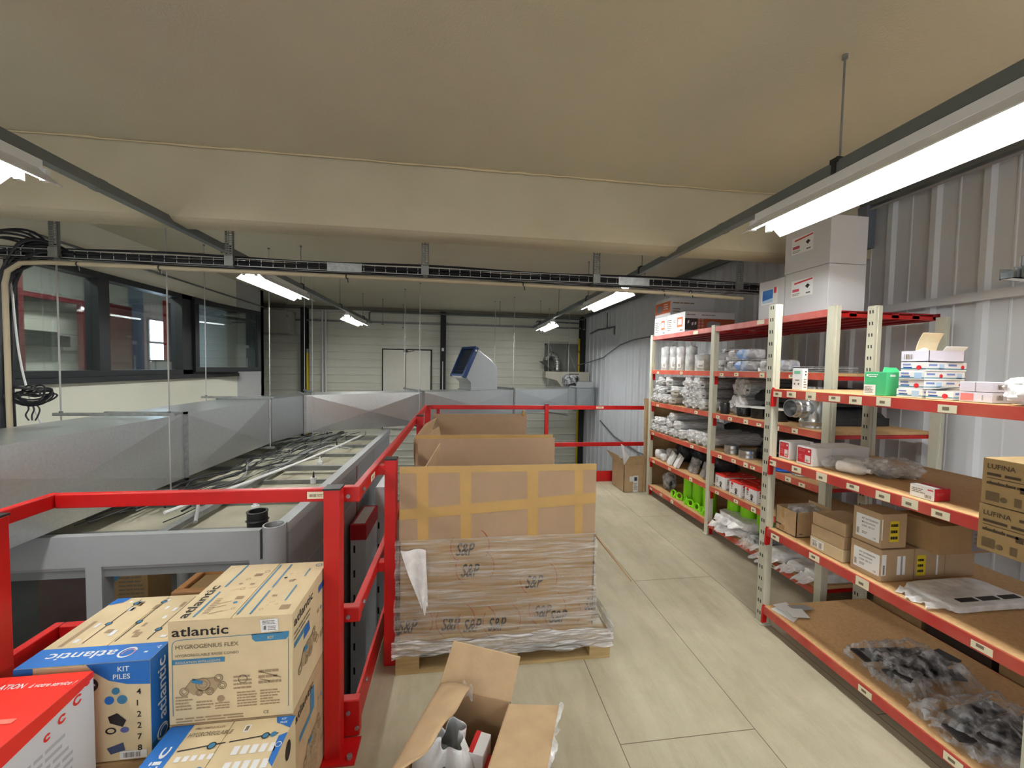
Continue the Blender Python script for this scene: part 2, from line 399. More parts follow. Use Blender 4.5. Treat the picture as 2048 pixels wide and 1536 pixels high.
# right wall: vertical trapezoid cladding
def rib_profile(a0,a1,period,depth):
    pts=[];a=a0
    while a<a1:
        for (o,d) in((0,0),(.33,0),(.345,depth*.2),(.375,depth*.2),(.39,0),(.70,0),(.76,depth),(.88,depth),(.94,0)):
            q=a+o*period
            if q<=a1: pts.append((q,d))
        # two shallow stiffening ribs on the flat
        a+=period
    pts.append((a1,0)); return pts
pr=rib_profile(-4,YW,.30,.028)
def sweep(b,pr,fn,m,cuts):
    n=len(pr);V=[]
    for c in cuts: V+=[fn(p,d,c) for p,d in pr]
    b.add(V,[(j*n+i,j*n+i+1,(j+1)*n+i+1,(j+1)*n+i) for j in range(len(cuts)-1) for i in range(n-1)],m)
b=MB(); sweep(b,pr,lambda p,d,c:(XW-d,p,c),CWALL,[ZG,.0,1.5,ZC]); struct(b.build('wall_right',fix=False))
b=MB(); b.box(XW-.1,-4,3.03,XW,YW,ZC,TRUNK); b.tube([(XW-.09,-4,3.0),(XW-.09,3.2,3.0),(XW-.09,YW,3.0)],.012,GREY); struct(b.build('trim_3'))
b=MB(); b.box(XW-.075,-4,2.12,XW-.035,3.3,2.165,CWALL); b.box(XW-.065,-4,2.165,XW-.035,3.3,2.18,CWALL); struct(b.build('trim_4'))
# far wall: horizontal cladding
pr=rib_profile(ZG,ZC,.2,.022)
b=MB(); sweep(b,pr,lambda p,d,c:(c,YW-d,p),FWALL,[-9,-4,0,XW]); struct(b.build('wall_far',fix=False))
b=MB()
for x in(-3.88,-.42,XW-.12): b.box(x-.07,YW-.22,ZG,x+.07,YW-.20,3.05,DSTEEL);b.box(x-.07,YW-.06,ZG,x+.07,YW-.04,3.05,DSTEEL);b.box(x-.01,YW-.20,ZG,x+.01,YW-.06,3.05,DSTEEL)
struct(b.build('trim_5'))
b=MB(); b.box(-9,YW-.2,3.03,XW,YW-.03,ZC,mat('eaves_grey',(120,117,105),.8)); b.box(-9,YW-.1,2.72,XW,YW-.03,2.76,GALD); struct(b.build('trim_6'))
b=MB(); b.box(-9,-4.1,ZG,XW+.1,-4,-.3,CREAM); struct(b.build('wall_back'))
# left wall with the office window opening
WY0,WY1,WZ0,WZ1=4.10,7.74,1.44,2.60; ZL=.51
b=MB()
b.box(XWL-.12,-4,ZL,XWL,WY0,ZC,CREAM); b.box(XWL-.12,WY0,ZL,XWL,7.80,WZ0,CREAM); b.box(XWL-.12,WY0,WZ1,XWL,7.80,ZC,CREAM)
struct(b.build('wall_left'))
b=MB(); b.box(XWL-.12,7.80,ZG,XWL-.0,8.80,ZC,GWALL); b.box(XWL-5,8.68,ZG,XWL,8.80,ZC,GWALL); struct(b.build('wall_left_end'))
b=MB(); b.box(-9.1,-4,ZG,-9,YW,ZC,CREAM); struct(b.build('wall_office_far'))
# window frame
b=MB()
def fr(b,x0,x1,y0,y1,z0,z1,w,m,ww=None):
    b.box(x0,y0,z0,x1,y1,z0+w,m);b.box(x0,y0,z1-w,x1,y1,z1,m);b.box(x0,y0,z0+w,x1,y0+(ww or w),z1-w,m);b.box(x0,y1-(ww or w),z0+w,x1,y1,z1-w,m)
wn=thing('window_1','long dark framed office window high in the cream left wall','window',(XWL,5.9,WZ0)); wn['kind']='structure'
fr(b,XWL-.10,XWL+.05,WY0,WY1,WZ0,WZ1,.07,FRM,.06); b.box(XWL-.10,4.98,WZ0,XWL+.04,5.12,WZ1,FRM); b.box(XWL-.10,6.30,WZ0,XWL+.05,6.52,WZ1,FRM)
b.box(XWL-.02,WY0-.05,WZ0-.06,XWL+.07,WY1,WZ0+.0,FRM)
b.build('window_frame',wn,bevel=.004)
for (a,c) in((4.17,4.98),(5.12,6.30)):
    g=MB(); g.box(XWL-.04,a,WZ0+.07,XWL-.034,c,WZ1-.07,GLASS); g.build('window_pane',wn)
sh=MB(); L=1.42; fr(sh,-.02,.03,0,L,0,1.10,.075,FRM); s_=sh
ang=math.radians(-11)
M=Matrix.Translation((XWL+.06,6.52,WZ0+.03))@Matrix.Rotation(ang,4,'Z')
sh.xf(M); so=sh.build('open_sash',wn,bevel=.004)
g=MB(); g.box(.002,.07,.07,.008,L-.07,1.03,glassmat('sash_glass',(215,228,228),.2)); g.xf(M); g.build('sash_pane',so)
# office beyond the window
t_=thing('office_fill_light','added fill light hidden behind the office window head','light',(-4.5,5,2.88)); m=MB(); m.box(-4.62,4.2,2.88,-4.38,6.4,2.949,WPL); m.build('housing',t_); m=MB(); m.box(-4.6,4.25,2.87,-4.4,6.35,2.88,emis('office_fill_glow',(255,248,238),22)); m.build('glow_panel',t_)  # added unseen light that brightens the office, no known fitting
OW=mat('office_white',(206,204,196),.8); BORD=mat('bordeaux',(92,16,26),.6)
b=MB(); b.box(-9,3.2,1.05,XWL-.12,8.68,1.10,mat('office_floor',(90,90,92),.7)); struct(b.build('floor_office'))
b=MB(); b.box(-9,3.1,1.1,XWL-.12,3.2,ZC,OW); struct(b.build('wall_office_side'))
b=MB(); b.box(-5.7,3.2,2.95,XWL-.12,8.68,3.0,mat('office_ceiling',(214,212,208),.8)); struct(b.build('ceiling_office'))
b=MB(); b.box(-5.68,3.2,1.1,-5.6,8.68,2.95,OW); struct(b.build('wall_office_partition'))
dw=thing('office_door_frame','dark red door frame and glazed partition seen through the office window','door frame',(-5.3,6,1.1))
b=MB(); b.box(-5.34,5.46,1.1,-5.28,5.62,2.93,BORD); b.build('frame_post',dw); b=MB(); b.box(-5.34,5.62,2.40,-5.28,6.45,2.46,BORD); b.build('frame_head',dw); b=MB(); b.box(-5.34,6.37,1.1,-5.28,6.45,2.40,BORD); b.build('frame_post',dw)
b=MB(); b.box(-5.32,5.62,2.46,-5.30,6.45,2.93,mat('panel_grey',(112,112,108),.7)); b.build('upper_panel',dw)
b=MB(); b.box(-5.33,6.47,1.1,-5.29,7.25,2.50,BORD); b.box(-5.29,7.12,2.0,-5.27,7.2,2.03,STEEL); tag(b.build('office_door'),'dark red door leaf behind the office window panes','door')
b=MB(); b.box(-5.33,8.02,1.1,-5.29,8.35,2.7,mat('panel_brown',(120,96,92),.6)); b.box(-5.335,8.0,1.1,-5.285,8.02,2.72,RED); tag(b.build('partition_panel'),'brown panel with red edge behind the second office window pane','panel')
b=MB(); b.box(-5.6,5.75,1.80,-5.40,6.34,1.95,BLK); b.box(-5.6,5.8,1.95,-5.46,6.26,2.0,BLK); tag(b.build('wall_shelf',bevel=.01),'black wall mounted unit on white wall behind the left window pane','wall unit')
b=MB(); b.box(-5.6,6.42,1.74,-5.58,6.68,1.99,GREY); b.box(-5.58,6.435,1.755,-5.575,6.665,1.975,OW); tag(b.build('notice_board'),'small white framed notice on office wall behind the left window pane','notice')
b=MB(); b.box(-5.6,8.03,1.45,-5.595,8.44,2.38,emis('office_daylight',(225,236,255),7)); struct(b.build('window_2'))
b=MB(); fr(b,-5.6,-5.57,8.0,8.47,1.42,2.41,.035,GREY); b.box(-5.6,8.0,1.95,-5.58,8.47,1.99,GREY); b.box(-5.6,7.6,1.1,-5.58,7.9,2.9,mat('blue_grey',(128,148,170),.7)); struct(b.build('window_2_frame'))
b=MB(); b.box(-5.1,7.35,1.1,-4.7,7.62,1.62,GREY); b.box(-5.12,7.33,1.62,-4.68,7.64,1.65,BLK); tag(b.build('printer',bevel=.01),'grey boxy printer standing behind the second office window pane','printer')
# conduit along the left wall above the window
b=MB(); b.tube([(XWL+.03,4.3,2.80),(XWL+.03,6,2.79),(XWL+.03,8.75,2.77)],.013,TRUNK); tag(b.build('conduit',smooth=True),'thin grey conduit along the left wall above the office window','conduit')
# ------------------------------------------------------------------ trunking rails with hangers
for X in(XL,XR):
    r=thing('lighting_trunking','long grey lighting trunking carrying the %s row of batten lights'%names[X],'trunking',(X,3.0,2.56))
    b=MB(); b.box(X-.027,-4,2.559,X+.027,9.3,2.612,TRUNK)
    for y in(-.85,2.48,5.7): b.box(X-.029,y,2.556,X+.029,y+.05,2.614,TRUNK)
    b.build('rail',r)
    for y in(-1.35,1.68,3.71,5.33,6.97,8.57):
        b=MB(); b.cyl((X,y,2.612),(X,y,ZC),.0045,GALD,6); b.cyl((X,y,ZC-.02),(X,y,ZC),.012,GALD,6); b.build('hanger_rod',r)
        b=MB(); b.box(X-.034,y-.02,2.605,X+.034,y+.02,2.626,DSTEEL); b.box(X-.036,y-.01,2.555,X-.029,y+.01,2.612,DSTEEL); b.box(X+.029,y-.01,2.555,X+.036,y+.01,2.612,DSTEEL); b.cyl((X-.017,y,2.626),(X+.017,y,2.626),.012,DSTEEL,8); b.build('bracket',r)
# ------------------------------------------------------------------ cable tray under the beam
TY=3.318; TZ0,TZ1=2.359,2.414
r=thing('cable_tray','long wire mesh cable tray slung under the concrete beam','cable tray',(0,TY,TZ0))
b=MB(); ty0,ty1=TY-.017,TY+.15
WIRE=mat('tray_wire',(176,178,178),.4,metal=.4)
x0,x1=-3.36,3.0
for (y,z) in((ty0,TZ1),(ty0,TZ0),(ty1,TZ1),(ty1,TZ0)): b.bar((x0,y,z),(x1,y,z),.0042,.0042,WIRE)
for y in(ty0+.05,ty0+.10): b.bar((x0,y,TZ0-.002),(x1,y,TZ0-.002),.0042,.0042,WIRE)
b.build('side_wires',r)
b=MB(); x=x0
while x<x1:
    b.bar((x,ty0,TZ0-.002),(x,ty0,TZ1),.0035,.0035,WIRE); b.bar((x,ty0,TZ0-.002),(x,ty1,TZ0-.002),.0035,.0035,WIRE,up=(0,1,0)); b.bar((x,ty1,TZ0-.002),(x,ty1,TZ1),.0035,.0035,WIRE); x+=.084
b.build('cross_wires',r)
for xa,xb in((-1.03,-.77),(1.36,1.64)): b=MB(); b.box(xa,ty0-.010,2.351,xb,ty0-.005,2.418,GALV); b.build('splice_plate',r)
for x in(-2.87,-1.72,-.277,1.15,2.48):
    b=MB()
    for q in(-.027,.022): b.box(x+q,ty0-.042,2.36,x+q+.005,ty0-.017,2.645,STEEL)
    for i in range(13):
        z=2.427+i*.0176; b.box(x-.027,ty0-.042,z,x+.027,ty0-.038,z+.0075,STEEL)
    b.box(x-.003,ty0-.042,2.36,x+.003,ty0-.038,2.645,STEEL)
    b.box(x-.025,ty0-.072,2.628,x+.025,ty0-.017,2.645,STEEL)
    b.box(x-.017,ty0-.017,2.345,x+.017,ty1+.025,2.355,STEEL); b.box(x-.030,ty0-.047,2.347,x+.030,ty0-.038,2.422,STEEL)
    b.build('support_bracket',r)
b=MB(); CAB=mat('cable_black',(20,22,30),.5)
R=random.Random(5)
for i in range(9):
    pts=[];y=ty0+.012+.015*i; k=R.random()*9
    for j in range(46):
        x=-3.32+j*(6.2/45); pts.append((x,y+.006*math.sin(j*.7+k),2.372+.010*(i%3)+.008*math.sin(j*.5+k*2)+(.010 if i%4==0 else 0)*math.sin(j*.21+k)))
    b.tube(pts,.010,CAB,6)
for i in range(3):
    b.tube([(-3.32+j*(6.2/45),ty0+.004+.003*i,2.389+.018*i+.008*math.sin(j*.45+i*2)) for j in range(46)],.009,CAB,5)
for i in range(2):
    b.tube([(-3.32+j*(6.2/45),ty0-.010,2.338-.008*i+.010*math.sin(j*.35+i*3)) for j in range(46)],.0034,CAB,5)
tag(b.build('cable_bundle',smooth=True),'bundle of black cables lying in the wire cable tray','cables')
# cream pipe below the tray with black ties
b=MB(); PV=mat('cream_pvc',(178,166,140),.5); py=TY-.042
b.tube([(-3.19,py,.85),(-3.19,py,2.15),(-3.17,py,2.24),(-3.09,py,2.30),(-2.94,py,2.313),(0,py,2.309),(1.81,py,2.296),(2.52,py,2.275)],.016,PV,10)
r=b.build('pvc_pipe',smooth=True); tag(r,'cream plastic pipe strapped beneath the cable tray','pipe')
for x in(-2.73,-2.2,-.88,.52,1.76,2.02):
    q=MB(); q.lathe([(.018,-.005),(.020,0),(.018,.005)],(x,py,2.31),BLK,12,'x'); q.bar((x+.01,py-.01,2.297),(x+.014,py-.01,2.262),.007,.007,BLK); q.build('cable_tie',r)
# cable mass at the far left with its hanging coil
b=MB(); R=random.Random(9)
def smooth_path(P,n=5):
    out=[]
    for i in range(len(P)-1):
        a=Vector(P[max(i-1,0)]);p=Vector(P[i]);q=Vector(P[i+1]);d=Vector(P[min(i+2,len(P)-1)])
        for k in range(n):
            t=k/n; out.append(.5*((2*p)+(q-a)*t+(2*a-5*p+4*q-d)*t*t+(3*p-a-3*q+d)*t**3))
    out.append(Vector(P[-1])); return out
for i in range(18):
    z=2.36+R.uniform(-.01,.12);y=TY+R.uniform(-.02,.10);d=R.uniform(-.04,.04)
    b.tube(smooth_path([(-2.77,y,2.385),(-2.98,y,z+.01),(-3.13,y,z-.03+d),(-3.24+d*.3,y,2.22),(-3.28+R.uniform(-.02,.02),y,2.05),(-3.29+R.uniform(-.02,.02),y,1.7),(-3.30+R.uniform(-.01,.02),y,1.0)]),.0105,CAB,6)
for i in range(5):
    y=TY+R.uniform(0,.08)
    b.tube(smooth_path([(-2.95,y,2.39),(-3.1,y,2.45+.025*i),(-3.3,y,2.49+.016*i),(-3.5,y,2.46),(-3.9,y,2.5)]),.009,CAB,6)
tag(b.build('cable_drop',smooth=True),'thick black cables bending down at the left edge of the tray','cables')
b=MB()
for i in range(9):
    ph=R.random()*6;c=(-3.12,3.35,1.36+R.uniform(-.025,.025));rx=R.uniform(.09,.125);rz=R.uniform(.05,.085)
    b.tube([(c[0]+rx*math.cos(t),c[1]+.05*math.sin(t+ph),c[2]+rz*.6*math.sin(t)+.017*math.sin(2*t+ph)) for t in [2*math.pi*k/22 for k in range(22)]],.0063,CAB,5,True)
for i in range(3): b.tube(smooth_path([(-3.15+.025*i,3.34,1.31),(-3.12+.034*i,3.33,1.26),(-3.15+.04*i,3.34,1.21),(-3.13+.02*i,3.34,1.17)]),.005,CAB,5)
tag(b.build('cable_coil',smooth=True),'coil of thin black cable hanging at the left edge above the duct','cable')
b=MB(); b.tube(smooth_path([(-3.27,3.40,2.19),(-3.24,3.40,1.7),(-3.22,3.44,1.35),(-3.19,3.50,1.10)]),.0067,WPL,6); tag(b.build('white_cable',smooth=True),'thin white cable hanging down the wall left of the window','cable')
# ------------------------------------------------------------------ ventilation duct
ZT,ZB=1.14,.55
DU=Vector((math.cos(math.radians(28.5)),math.sin(math.radians(28.5)),0)); DN=Vector((DU.y,-DU.x,0))
P0=Vector((-2.35,6.45,0)); WD=.62
def dp(s,o,z): p=P0+DU*s-DN*o; return (p.x,p.y,z)
r=thing('ventilation_duct','large galvanised rectangular air duct running along the left and then diagonally to the far right','duct',(-2.8,4,ZB))
GALW=mat('galvanised_duct',(196,200,203),.30,metal=.8,rgb2=(208,211,213),vs=60,bump=.006,bs=60)
def duct_panel(a,b_,c,d,zt=ZT,zb=ZB,br=.035,zb2=None):
    """a,b front line end points, c,d rear line end points (c behind b, d behind a); faces have a cross break"""
    zb2=zb if zb2 is None else zb2
    q=MB(); a,b_,c,d=[Vector((*p[:2],0)) for p in(a,b_,c,d)]
    up=lambda p,z:(p.x,p.y,z)
    def face(P):
        P=[Vector(x) for x in P]; n=(P[1]-P[0]).cross(P[2]-P[0]).normalized(); cc=sum(P,Vector())/4+n*br*(.15 if abs(n.z)>.5 else 1)
        q.add(P+[cc],[(0,1,4),(1,2,4),(2,3,4),(3,0,4)],GALW)
    face([up(a,zb),up(b_,zb2),up(b_,zt),up(a,zt)]); face([up(c,zb2),up(d,zb),up(d,zt),up(c,zt)])
    face([up(a,zt),up(b_,zt),up(c,zt),up(d,zt)]); face([up(d,zb),up(c,zb2),up(b_,zb2),up(a,zb)])
    return q
xs,xr=-2.5,-3.12
for (y0,y1) in((-3.0,-.4),(-.4,1.85),(1.85,3.98),(4.0,5.62)):
    duct_panel((xs,y0),(xs,y1),(xr,y1),(xr,y0)).build('duct_section',r,fix=False)
q=duct_panel((xs,5.66),(-2.36,6.42),dp(0,WD,0),(xr,5.66),br=.003); q.build('elbow',r,fix=False)
for (s0,s1,zb) in((.02,1.93,ZB),(1.97,4.0,None),(4.04,5.86,.62),(5.9,6.54,.62)):
    if zb is None: q=duct_panel(dp(s0,0,0),dp(s1,0,0),dp(s1,WD,0),dp(s0,WD,0),zb=ZB,zb2=.62)
    else: q=duct_panel(dp(s0,0,0),dp(s1,0,0),dp(s1,WD,0),dp(s0,WD,0),zb=zb)
    if s0>5: q.add([dp(s1,0,zb),dp(s1,WD,zb),dp(s1,WD,ZT),dp(s1,0,ZT)],[(0,1,2,3)],GALW)
    q.build('duct_section',r,fix=False)
def flange_x(y,e=.022,t=.035):
    q=MB(); q.box(xs,y-t/2,ZB-e,xs+e,y+t/2,ZT+e,GALV);q.box(xr-e,y-t/2,ZB-e,xr,y+t/2,ZT+e,GALV);q.box(xr-e,y-t/2,ZT,xs+e,y+t/2,ZT+e,GALV);q.box(xr-e,y-t/2,ZB-e,xs+e,y+t/2,ZB,GALV);return q
for y in(1.85,3.99,5.64): flange_x(y).build('flange',r)
def flange_d(s,zb,e=.022,t=.035):
    q=MB()
    for (o0,o1,z0,z1) in((-e,0,zb-e,ZT+e),(WD,WD+e,zb-e,ZT+e),(-e,WD+e,ZT,ZT+e),(-e,WD+e,zb-e,zb)):
        q.prism([dp(s-t/2,o0,z0),dp(s+t/2,o0,z0),dp(s+t/2,o1,z0),dp(s-t/2,o1,z0)],(0,0,z1-z0),GALV)
    return q
for s,z in((0,ZB),(1.95,ZB),(4.02,.62),(5.88,.62)): flange_d(s,z).build('flange',r)
# hangers: threaded rods with a channel bar across the duct
ROD=mat('zinc_rod',(196,198,198),.35,metal=.55)
def hanger(p,q_,label,ZC=ZC):
    h=thing('duct_hanger',label,'duct hanger',(p[0],p[1],ZB),group=None)
    for a in(p,q_):
        m=MB(); m.cyl((a[0],a[1],.50),(a[0],a[1],ZC),.006,ROD,6); m.cyl((a[0],a[1],ZC-.015),(a[0],a[1],ZC),.014,STEEL,6); m.cyl((a[0],a[1],1.17),(a[0],a[1],1.2),.013,STEEL,6); m.build('threaded_rod',h)
    d=(Vector(q_)-Vector(p)).normalized()*.05
    m=MB(); m.bar((p[0]-d.x,p[1]-d.y,1.175),(q_[0]+d.x,q_[1]+d.y,1.175),.03,.025,GALV); m.build('channel_bar',h)
    m=MB(); m.bar((p[0]-d.x,p[1]-d.y,.515),(q_[0]+d.x,q_[1]+d.y,.515),.04,.025,GALV); m.build('lower_channel',h)
hanger((-2.42,3.68,0),(-3.22,3.68,0),'nearest duct hanger, two long rods in front of the office window')
hanger((-2.44,5.52,0),(-3.2,5.52,0),'duct hanger with rods crossing the open window sash')
hanger(dp(.10,-.05,0),dp(.10,WD+.05,0),'duct hanger just after the duct elbow')
hanger(dp(1.85,-.05,0),dp(1.85,WD+.05,0),'duct hanger in front of the white double door')
hanger(dp(3.95,-.05,0),dp(3.95,WD+.05,0),'duct hanger right of the blue louvre hood')
hanger(dp(5.56,-.05,0),dp(5.56,WD+.05,0),'last duct hanger next to the black bagged bundle')
for x,y,l in((-1.7,9.2,'beside the left distant light'),(.9,8.9,'above the duct left of centre right light'),(-3.3,8.2,'left of the far column'),(2.9,9.0,'near the far right corner'),(-1.35,9.9,'left of the central column')):
    b=MB(); b.cyl((x,y,2.55),(x,y,ZC),.005,STEEL,6); b.cyl((x,y,ZC-.015),(x,y,ZC),.012,STEEL,6); b.box(x-.02,y-.02,2.53,x+.02,y+.02,2.55,STEEL); tag(b.build('ceiling_rod'),'thin threaded rod hanging from the rear ceiling '+l,'rod')
# elbow hood with louvres on the duct
h=thing('louvre_hood','galvanised elbow outlet with dark blue louvred face standing on the duct','air outlet',dp(3.3,.3,ZT))
pf=[(2.99,ZT),(3.62,ZT),(3.612,1.62),(3.48,1.75),(3.127,1.986),(2.86,1.42),(2.985,1.30)]
q=MB(); q.prism([dp(s,.06,z) for s,z in pf],(Vector(dp(0,.56,0))-Vector(dp(0,.06,0))),GALW); q.build('elbow_body',h,bevel=.006)
q=MB(); q.prism([dp(2.97,.04,ZT),dp(3.64,.04,ZT),dp(3.64,.58,ZT),dp(2.97,.58,ZT)],(0,0,.02),GALV); q.build('base_flange',h)
NB=mat('navy_paint',(34,62,112),.45); NBD=mat('navy_dark',(20,30,48),.5)
e0=Vector((2.86,0,1.42));e1=Vector((3.127,0,1.986));ed=(e1-e0).normalized();en=Vector((-ed.z,0,ed.x))
def hp(t,o,k): p=e0+ed*t+en*k; return dp(p.x,o,p.z)
Lf=(e1-e0).length
q=MB()
for (t0,t1,o0,o1) in((-.02,.03,.03,.60),(Lf-.03,Lf+.02,.03,.60),(.03,Lf-.03,.03,.10),(.03,Lf-.03,.57,.60)):
    P=[hp(t0,o0,-.01),hp(t1,o0,-.01),hp(t1,o1,-.01),hp(t0,o1,-.01)]; q.prism(P,Vector(hp(0,0,.07))-Vector(hp(0,0,-.01)),NB)
q.build('louvre_frame',h)
q=MB()
for i in range(6):
    t=.04+i*.093; P=[hp(t,.10,.0),hp(t+.07,.10,.045),hp(t+.07,.57,.045),hp(t,.57,.0)]; q.prism(P,Vector(hp(.004,0,.0))-Vector(hp(0,0,.006)),NBD)
q.build('louvre_blades',h)
q=MB(); q.cyl(hp(Lf-.06,.028,.03),hp(Lf-.06,.02,.03),.022,WPL,14); q.build('sticker',h)
q=MB(); P=[hp(-.03,.1,.02),hp(-.02,.1,.07),hp(-.02,.5,.07),hp(-.03,.5,.02)]; q.prism(P,(0,0,-.012),WPL); q.build('lower_lip_reflection',h)  # lip edge, its white stands in for a light reflection there
# bagged bundle on the duct end and the unit by the far corner
def wrinkle(c,r,seed,amp=.12,n=(28,18),pw=.7,flat=0):
    """lumpy closed bag surface"""
    q=MB(); off=Vector((seed*7.1,seed*3.3,seed))
    def fn(u,v):
        th=2*math.pi*u;ph=math.pi*(v-.5); cs=lambda t:math.copysign(abs(math.cos(t))**pw,math.cos(t)); sn=lambda t:math.copysign(abs(math.sin(t))**pw,math.sin(t))
        d=Vector((cs(ph)*cs(th),cs(ph)*sn(th),sn(ph)))
        if u>=1: d=Vector((cs(ph),0,sn(ph)))
        k=noise.noise(d*1.6+off)*.8+abs(noise.noise(d*3.8+off))*.9-.3+abs(noise.noise(d*8+off))*.4
        d=d*(1+amp*k); z=d.z*r[2]
        if flat and z<-r[2]*.96: z=-r[2]*.96
        return(c[0]+d.x*r[0],c[1]+d.y*r[1],c[2]+z)
    return q,fn
def bag(name,label,cat,c,r,m_in,m_out,seed=1,group=None,amp=.12,scale=.82,rz=0,pw=.7,hem=None,inner=True):
    t=thing(name,label,cat,(c[0],c[1],c[2]-r[2]),rz,group,world=False)
    if inner:
        q,fn=wrinkle((0,0,r[2]*scale),(r[0]*scale,r[1]*scale,r[2]*scale*.98),seed+50,amp,(22,14),pw,1); q.grid(fn,26,16,m_in); q.build('contents',t,smooth=True)
    q,fn=wrinkle((0,0,r[2]),r,seed,amp*1.3,(34,20),pw,1); q.grid(fn,40,24,m_out); q.build('plastic_bag',t,smooth=True)
    if hem:
        q=MB(); ax,ln,wd=hem
        def hf(u,v):
            a=(u-.5)*wd*(1-.35*math.sin(v*math.pi)); z=r[2]+(.35*r[2])*math.sin(u*19+seed)*(.4+v)+.02*math.sin(u*41)*v - v*r[2]*.6
            z=max(z,.004); e=r[0 if ax in('-x','x') else 1]*.9+v*ln
            return {'-x':(-e,a,z),'x':(e,a,z),'-y':(a,-e,z),'y':(a,e,z)}[ax]
        q.grid(hf,30,6,m_out); q.build('bag_opening',t,smooth=True)
    return t
cx,cy,_=dp(5.98,.3,0)
bag('bagged_bundle','dark bundle wrapped in clear plastic sitting on the far end of the duct','bundle',(cx,cy,ZT+.17),(.2,.2,.16),mat('dark_rubber',(36,38,44),.6),POLY,3,scale=.96)
q=thing('fan_coil_unit','white boxy unit with sloping underside near the far right corner','air unit',(2.6,10.2,1.1))
m=MB(); m.prism([(2.27,10.2,1.53),(3.46,10.2,1.53),(3.46,10.2,1.0),(2.82,10.2,1.0),(2.57,10.2,1.3),(2.27,10.2,1.37)],(0,.4,0),mat('unit_white',(206,202,188),.6)); m.build('casing',q,bevel=.006)
m=MB(); m.box(2.87,10.193,1.46,3.17,10.198,1.48,INK); m.build('vent_slot',q)
m=MB(); m.box(2.7,9.4,1.145,3.3,9.85,1.30,GALW); tag(m.build('metal_tray',bevel=.004),'low galvanised box behind the bagged bundle on the duct','metal box')
m=MB(); pts=[(2.62,10.4,1.55),(2.63,10.4,1.78),(2.57,10.4,1.95),(2.43,10.4,2.0),(2.32,10.4,1.87),(2.29,10.4,1.72)]
P=[]
for i in range(len(pts)-1):
    for k in range(8): P.append(Vector(pts[i]).lerp(Vector(pts[i+1]),k/8))
m.tube(P,[.075+.008*(i%2) for i in range(len(P))],mat('foil_duct',(190,190,188),.25,metal=.9),12)
q=thing('flexible_duct','silver flexible hose bending over from the white unit to a dark cowl','hose',(2.5,10.1,1.5)); m.build('hose',q,smooth=False)
m=MB(); m.prism([(2.14,10.31,1.80),(2.34,10.31,1.80),(2.54,10.31,1.56),(2.48,10.31,1.56)],(0,.18,0),mat('cowl_dark',(70,70,64),.6)); m.build('cowl',q)
q=thing('wall_opening_frame','grey steel frame with diagonal braces on the far wall beside the corner','frame',(2.95,YW-.06,1.45))
m=MB(); y=YW-.07; fr_=[(2.34,1.46,2.39,2.3),(3.33,1.46,3.38,2.3),(2.34,2.25,3.38,2.3),(2.34,1.46,3.38,1.51),(2.98,1.46,3.04,2.3)]
for a,z0,c,z1 in fr_: m.box(a,y-.03,z0,c,y,z1,STEEL)
m.bar((2.48,y-.03,2.24),(2.72,y-.03,1.5),.05,.02,GALD,up=(0,1,0)); m.bar((2.96,y-.03,2.24),(3.26,y-.03,1.5),.05,.02,GALD,up=(0,1,0)); m.build('steel_frame',q)
m=MB(); m.box(2.39,y-.005,1.5,3.33,y-.001,2.25,mat('mesh_grey',(120,122,118),.6)); m.build('infill_panel',q)
m=MB(); m.cyl((3.31,YW-.13,1.3),(3.31,YW-.13,2.45),.03,mat('gas_yellow',(216,184,20),.5),10); m.cyl((3.31,YW-.13,2.05),(3.31,YW-.13,2.12),.045,mat('brass',(150,120,50),.4,metal=.6),10); m.cyl((3.31,YW-.13,-2),(3.31,YW-.13,1.3),.03,mat('gas_yellow'),10); tag(m.build('gas_pipe',smooth=True),'yellow gas pipe in the far right corner','pipe')
m=MB(); m.cyl((-3.76,YW-.30,-2),(-3.76,YW-.30,1.9),.03,mat('gas_yellow'),10); m.cyl((-3.76,YW-.30,1.9),(-3.76,YW-.30,2.0),.04,STEEL,10); tag(m.build('gas_pipe',smooth=True),'yellow pipe beside the dark far left column','pipe')
for x in(-3.46,-3.38): m=MB(); m.cyl((x,YW-.12,-2),(x,YW-.12,3.0),.022,WHT,8); tag(m.build('vertical_conduit',smooth=True),'white vertical conduit on far wall, %s of the pair'%('left' if x<-3.42 else 'right'),'conduit')
m=MB(); m.box(-5.35,10.15,2.33,-4.05,YW-.25,2.9,mat('box_beige',(178,178,168),.6)); m.box(-5.37,10.13,2.31,-4.03,10.17,2.35,GREY); m.box(-5.0,YW-.25,2.4,-4.8,YW-.03,2.9,GREY); tag(m.build('duct_casing',bevel=.01),'pale boxed duct casing high on far wall behind the window sash','duct casing')
# double door on the far wall
d=thing('door_1','white double leaf door in the far beige cladding','door',(-1.4,YW-.03,0)); d['kind']='structure'; del d['category']
DW=mat('door_white',(240,238,228),.55,var=.02)
for a,c in((-1.97,-1.40),(-1.385,-.75)):
    m=MB(); m.box(a,YW-.07,-.05,c,YW-.035,2.03,DW); m.build('door_leaf',d,bevel=.003)
m=MB(); m.box(-2.0,YW-.06,-.05,-1.97,YW-.03,2.06,INK); m.box(-.745,YW-.06,-.05,-.72,YW-.03,2.06,INK); m.box(-2.0,YW-.06,2.03,-.72,YW-.03,2.06,INK); m.build('door_surround',d)
m=MB(); m.box(-1.44,YW-.12,1.97,-1.34,YW-.06,2.04,BLK); m.bar((-1.34,YW-.1,1.98),(-1.17,YW-.1,2.02),.015,.015,BLK); m.build('door_closer',d)
